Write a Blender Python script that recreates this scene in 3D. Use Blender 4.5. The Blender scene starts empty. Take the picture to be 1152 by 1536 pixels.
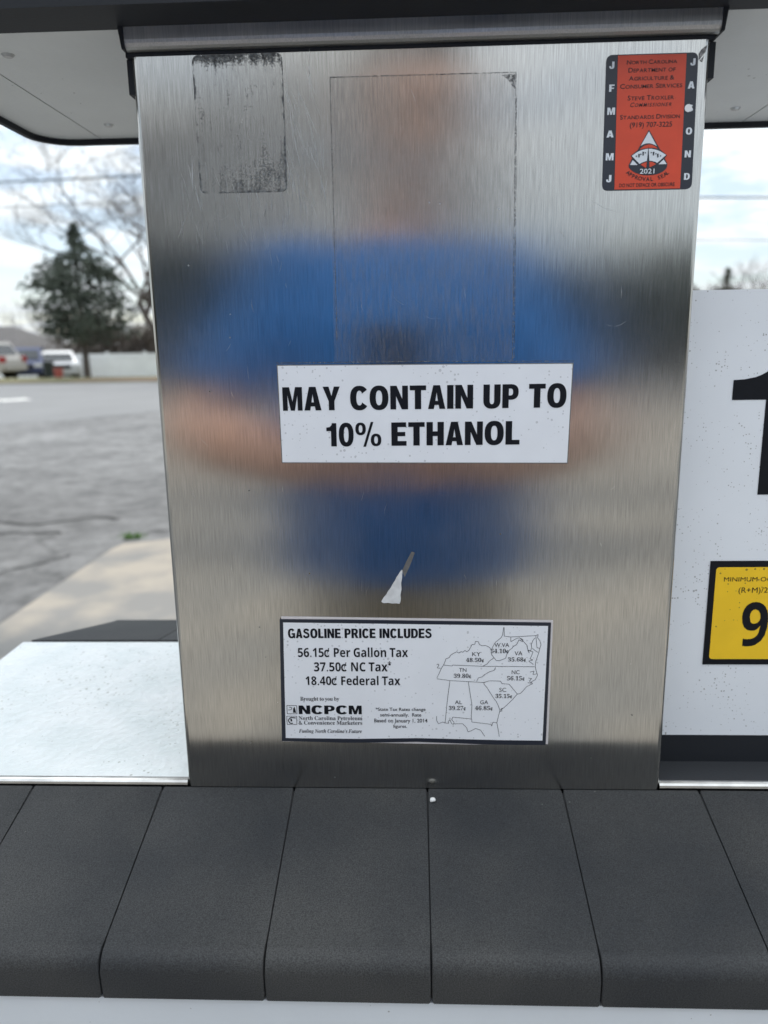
import bpy, bmesh, math, random
from mathutils import Vector, Matrix, noise

random.seed(7)
S = bpy.context.scene
COL = S.collection
R = math.radians

# ------------------------------------------------------------------ camera
cam = bpy.data.cameras.new('camera')
cam.sensor_fit = 'VERTICAL'
cam.sensor_height = 34.6
cam.lens = 34.6 * 1154.0 / 1536.0
cam.clip_start = 0.01
cam.clip_end = 2000
cam.dof.use_dof = True
cam.dof.focus_distance = 0.49
cam.dof.aperture_fstop = 6.8
cam_ob = bpy.data.objects.new('camera', cam)
COL.objects.link(cam_ob)
CAM_POS = Vector((0.0, -0.48539, 1.30))
yaw, pitch, roll = R(-2.3398), R(-12.606), R(-0.9145)
fwd = Vector((math.sin(yaw) * math.cos(pitch), math.cos(yaw) * math.cos(pitch), math.sin(pitch)))
rgt = Vector((math.cos(yaw), -math.sin(yaw), 0))
up = rgt.cross(fwd)
r2 = rgt * math.cos(roll) + up * math.sin(roll)
u2 = -rgt * math.sin(roll) + up * math.cos(roll)
CAM_M = Matrix(((r2.x, u2.x, -fwd.x), (r2.y, u2.y, -fwd.y), (r2.z, u2.z, -fwd.z)))
cam_ob.matrix_world = Matrix.Translation(CAM_POS) @ CAM_M.to_4x4()
S.camera = cam_ob

# ------------------------------------------------------------------ sky, sun, exposure
SUN_EL, SUN_AZ = R(50), R(-14)           # the sun stands beyond the pump, a little left
W = bpy.data.worlds.new('World')
S.world = W
W.use_nodes = True
wn, wl = W.node_tree.nodes, W.node_tree.links
wn.clear()
w_out = wn.new('ShaderNodeOutputWorld')
w_mix = wn.new('ShaderNodeMixShader')
w_sky = wn.new('ShaderNodeTexSky')
w_sky.sky_type = 'NISHITA'
w_sky.sun_disc = False
w_sky.sun_elevation = SUN_EL
w_sky.sun_rotation = SUN_AZ
w_sky.dust_density = 0.4
w_sky.ozone_density = 2.5
w_b1 = wn.new('ShaderNodeBackground')
w_b1.inputs['Strength'].default_value = 0.075
w_b2 = wn.new('ShaderNodeBackground')
w_b2.inputs['Color'].default_value = (0.90, 0.96, 1.0, 1)
w_grad = wn.new('ShaderNodeMapRange')           # cloud cover is brighter overhead than near the horizon
w_grad.inputs['From Min'].default_value = 0.05; w_grad.inputs['From Max'].default_value = 0.75
w_grad.inputs['To Min'].default_value = 0.62; w_grad.inputs['To Max'].default_value = 1.6
w_tc = wn.new('ShaderNodeTexCoord')
w_sep = wn.new('ShaderNodeSeparateXYZ')
w_add = wn.new('ShaderNodeMath'); w_add.operation = 'ADD'; w_add.inputs[1].default_value = 0.12
w_abs = wn.new('ShaderNodeMath'); w_abs.operation = 'ABSOLUTE'
w_dx = wn.new('ShaderNodeMath'); w_dx.operation = 'DIVIDE'
w_dy = wn.new('ShaderNodeMath'); w_dy.operation = 'DIVIDE'
w_com = wn.new('ShaderNodeCombineXYZ')
w_noi = wn.new('ShaderNodeTexNoise')
w_noi.inputs['Scale'].default_value = 2.6
w_noi.inputs['Detail'].default_value = 9
w_noi.inputs['Roughness'].default_value = 0.56
w_ramp = wn.new('ShaderNodeValToRGB')
w_ramp.color_ramp.elements[0].position = 0.43
w_ramp.color_ramp.elements[0].color = (0.40, 0.40, 0.40, 1)
w_ramp.color_ramp.elements[1].position = 0.57
wl.new(w_tc.outputs['Generated'], w_sep.inputs[0])
wl.new(w_sep.outputs['Z'], w_abs.inputs[0]); wl.new(w_abs.outputs[0], w_add.inputs[0])
wl.new(w_sep.outputs['X'], w_dx.inputs[0]); wl.new(w_add.outputs[0], w_dx.inputs[1])
wl.new(w_sep.outputs['Y'], w_dy.inputs[0]); wl.new(w_add.outputs[0], w_dy.inputs[1])
wl.new(w_dx.outputs[0], w_com.inputs[0]); wl.new(w_dy.outputs[0], w_com.inputs[1])
wl.new(w_com.outputs[0], w_noi.inputs['Vector'])
wl.new(w_noi.outputs['Fac'], w_ramp.inputs['Fac'])
wl.new(w_ramp.outputs['Color'], w_mix.inputs['Fac'])
wl.new(w_sep.outputs['Z'], w_grad.inputs['Value']); wl.new(w_grad.outputs[0], w_b2.inputs['Strength'])
wl.new(w_sky.outputs[0], w_b1.inputs['Color'])
wl.new(w_b1.outputs[0], w_mix.inputs[1]); wl.new(w_b2.outputs[0], w_mix.inputs[2])
wl.new(w_mix.outputs[0], w_out.inputs['Surface'])

sun = bpy.data.lights.new('sun', 'SUN')
sun.energy = 1.5
sun.angle = R(4.0)
sun.color = (1.0, 0.93, 0.84)
sun_ob = bpy.data.objects.new('sun', sun)
COL.objects.link(sun_ob)
to_sun = Vector((math.sin(SUN_AZ) * math.cos(SUN_EL), math.cos(SUN_AZ) * math.cos(SUN_EL), math.sin(SUN_EL)))
sun_ob.rotation_euler = to_sun.to_track_quat('Z', 'Y').to_euler()
sun_ob.location = to_sun * 30

S.view_settings.view_transform = 'Standard'
S.view_settings.look = 'None'
S.view_settings.exposure = 0.74
S.view_settings.gamma = 1.0
S.view_settings.use_curve_mapping = False
S.cycles.max_bounces = 8
S.cycles.sample_clamp_indirect = 8

# ------------------------------------------------------------------ helpers: materials
def nmat(name):
    m = bpy.data.materials.new(name)
    m.use_nodes = True
    nt = m.node_tree
    return m, nt.nodes, nt.links, nt.nodes['Principled BSDF']

def mat(name, col, rough=0.5, metal=0.0, var=0.0, vscale=5.0, bump=0.0, bscale=60.0, col2=None,
        rp0=0.35, rp1=0.65, specks=None, speck_scale=400.0, speck_amt=0.18, spec=0.5, coat=0.0, detail=4.0):
    """Principled material with a noise variation, a noise bump and (optionally) scattered dirt specks."""
    m, n, l, p = nmat(name)
    p.inputs['Base Color'].default_value = (*col, 1)
    p.inputs['Roughness'].default_value = rough
    p.inputs['Metallic'].default_value = metal
    p.inputs['Specular IOR Level'].default_value = spec
    if coat: p.inputs['Coat Weight'].default_value = coat
    tc = n.new('ShaderNodeTexCoord')
    last = None
    if var or col2:
        nz = n.new('ShaderNodeTexNoise')
        nz.inputs['Scale'].default_value = vscale
        nz.inputs['Detail'].default_value = detail
        l.new(tc.outputs['Object'], nz.inputs['Vector'])
        rp = n.new('ShaderNodeValToRGB')
        c2 = col2 if col2 else tuple(c * (1 - var) for c in col)
        rp.color_ramp.elements[0].position = rp0
        rp.color_ramp.elements[0].color = (*c2, 1)
        rp.color_ramp.elements[1].position = rp1
        rp.color_ramp.elements[1].color = (*col, 1)
        l.new(nz.outputs['Fac'], rp.inputs['Fac'])
        last = rp.outputs['Color']
    if specks:
        vo = n.new('ShaderNodeTexVoronoi')
        vo.inputs['Scale'].default_value = speck_scale
        l.new(tc.outputs['Object'], vo.inputs['Vector'])
        sz = n.new('ShaderNodeTexNoise'); sz.inputs['Scale'].default_value = speck_scale * 0.06
        sz.inputs['Detail'].default_value = 3
        l.new(tc.outputs['Object'], sz.inputs['Vector'])
        wh = n.new('ShaderNodeSeparateColor'); l.new(vo.outputs['Color'], wh.inputs[0])
        th = n.new('ShaderNodeMath'); th.operation = 'MULTIPLY'
        l.new(wh.outputs[0], th.inputs[0]); l.new(sz.outputs['Fac'], th.inputs[1])
        th2 = n.new('ShaderNodeMath'); th2.operation = 'SUBTRACT'
        l.new(th.outputs[0], th2.inputs[0]); th2.inputs[1].default_value = 0.62 - speck_amt
        lt = n.new('ShaderNodeMath'); lt.operation = 'LESS_THAN'
        l.new(vo.outputs['Distance'], lt.inputs[0]); l.new(th2.outputs[0], lt.inputs[1])
        mx = n.new('ShaderNodeMix'); mx.data_type = 'RGBA'
        fac = n.new('ShaderNodeMath'); fac.operation = 'MULTIPLY'; fac.inputs[1].default_value = 0.75
        l.new(lt.outputs[0], fac.inputs[0]); l.new(fac.outputs[0], mx.inputs['Factor'])
        if last: l.new(last, mx.inputs['A'])
        else: mx.inputs['A'].default_value = (*col, 1)
        mx.inputs['B'].default_value = (*specks, 1)
        last = mx.outputs['Result']
    if last: l.new(last, p.inputs['Base Color'])
    if bump:
        bz = n.new('ShaderNodeTexNoise')
        bz.inputs['Scale'].default_value = bscale
        bz.inputs['Detail'].default_value = 3
        l.new(tc.outputs['Object'], bz.inputs['Vector'])
        bp = n.new('ShaderNodeBump')
        bp.inputs['Strength'].default_value = bump
        bp.inputs['Distance'].default_value = 0.3 / bscale
        l.new(bz.outputs['Fac'], bp.inputs['Height'])
        l.new(bp.outputs['Normal'], p.inputs['Normal'])
    return m

# ------------------------------------------------------------------ helpers: geometry
def link(name, me, m=None, parent=None, smooth=False):
    o = bpy.data.objects.new(name, me)
    COL.objects.link(o)
    if m is not None and not me.materials:
        for k in (m if isinstance(m, (list, tuple)) else [m]): me.materials.append(k)
    if parent is not None: o.parent = parent
    if smooth:
        me.polygons.foreach_set('use_smooth', [True] * len(me.polygons))
    return o

def obj(name, bm, m, parent=None, smooth=False, bevel=0.0, seg=2):
    if bevel:
        es = [e for e in bm.edges if len(e.link_faces) == 2 and e.calc_face_angle(0) > 0.6]
        bmesh.ops.bevel(bm, geom=es, offset=bevel, segments=seg, profile=0.5, affect='EDGES', clamp_overlap=True)
    bmesh.ops.recalc_face_normals(bm, faces=bm.faces)
    me = bpy.data.meshes.new(name)
    bm.to_mesh(me); bm.free()
    return link(name, me, m, parent, smooth)

def thing(name, label, cat, loc=(0, 0, 0), rz=0.0, group=None):
    o = bpy.data.objects.new(name, None)
    COL.objects.link(o)
    o.empty_display_size = 0.1
    o.location = loc; o.rotation_euler = (0, 0, rz)
    o['label'] = label; o['category'] = cat
    if group: o['group'] = group
    return o

def tag(o, label, cat, group=None):
    o['label'] = label; o['category'] = cat
    if group: o['group'] = group
    return o

def struct(o, kind='structure'):
    o['kind'] = kind
    return o

def box(bm, x0, x1, y0, y1, z0, z1, mi=0):
    v = [bm.verts.new(c) for c in ((x0, y0, z0), (x1, y0, z0), (x1, y1, z0), (x0, y1, z0), (x0, y0, z1), (x1, y0, z1), (x1, y1, z1), (x0, y1, z1))]
    for f in ((0, 3, 2, 1), (4, 5, 6, 7), (0, 1, 5, 4), (1, 2, 6, 5), (2, 3, 7, 6), (3, 0, 4, 7)):
        bm.faces.new([v[i] for i in f]).material_index = mi
    return v

def prism(bm, pts, a, b, axis='y', mi=0):
    """Extrude a 2-D outline between a and b along one axis."""
    def mk(u, v, w):
        return {'y': (u, w, v), 'x': (w, u, v), 'z': (u, v, w)}[axis]
    lo = [bm.verts.new(mk(u, v, a)) for u, v in pts]
    hi = [bm.verts.new(mk(u, v, b)) for u, v in pts]
    n = len(pts)
    bm.faces.new(lo).material_index = mi
    bm.faces.new(hi[::-1]).material_index = mi
    for i in range(n):
        bm.faces.new((lo[i], hi[i], hi[(i + 1) % n], lo[(i + 1) % n])).material_index = mi

def ring_prism(bm, outer, inner, a, b, mi=0):
    """A frame between two outlines of equal point count, along z."""
    n = len(outer)
    o0 = [bm.verts.new((x, y, a)) for x, y in outer]; o1 = [bm.verts.new((x, y, b)) for x, y in outer]
    i0 = [bm.verts.new((x, y, a)) for x, y in inner]; i1 = [bm.verts.new((x, y, b)) for x, y in inner]
    for k in range(n):
        j = (k + 1) % n
        for q in ((o0[k], o0[j], o1[j], o1[k]), (i0[j], i0[k], i1[k], i1[j]), (o0[j], o0[k], i0[k], i0[j]), (o1[k], o1[j], i1[j], i1[k])):
            bm.faces.new(q).material_index = mi

def rrect(x0, x1, y0, y1, r, k=5):
    pts = []
    for cx, cy, a0 in ((x1 - r, y1 - r, 0), (x0 + r, y1 - r, 90), (x0 + r, y0 + r, 180), (x1 - r, y0 + r, 270)):
        for i in range(k + 1):
            a = R(a0 + 90 * i / k)
            pts.append((cx + r * math.cos(a), cy + r * math.sin(a)))
    return pts

def tube(bm, pts, radii, seg=8, cap=True, mi=0, ell=None):
    """Tube through points; ell gives (side, up) scale per point."""
    pts = [Vector(p) for p in pts]
    rings = []
    ref = None
    for i, p in enumerate(pts):
        d = (pts[min(i + 1, len(pts) - 1)] - pts[max(i - 1, 0)])
        d = d.normalized() if d.length > 1e-9 else Vector((0, 0, 1))
        if ref is None:
            ref = Vector((1, 0, 0)) if abs(d.x) < 0.9 else Vector((0, 1, 0))
        a = (ref - d * ref.dot(d)).normalized()
        ref = a
        b = d.cross(a)
        r = radii[i] if hasattr(radii, '__len__') else radii
        ra, rb = (r, r) if not hasattr(r, '__len__') else r
        rings.append([bm.verts.new(p + a * (ra * math.cos(2 * math.pi * k / seg)) + b * (rb * math.sin(2 * math.pi * k / seg))) for k in range(seg)])
    for i in range(len(rings) - 1):
        for k in range(seg):
            j = (k + 1) % seg
            bm.faces.new((rings[i][k], rings[i][j], rings[i + 1][j], rings[i + 1][k])).material_index = mi
    if cap:
        bm.faces.new(rings[0][::-1]).material_index = mi
        bm.faces.new(rings[-1]).material_index = mi
    return rings

def ball(bm, c, r, seg=12, rings=8, sc=(1, 1, 1), mi=0):
    res = bmesh.ops.create_uvsphere(bm, u_segments=seg, v_segments=rings, radius=r)
    for v in res['verts']:
        v.co = Vector((v.co.x * sc[0], v.co.y * sc[1], v.co.z * sc[2])) + Vector(c)
        for f in v.link_faces: f.material_index = mi
    return res['verts']

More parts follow.
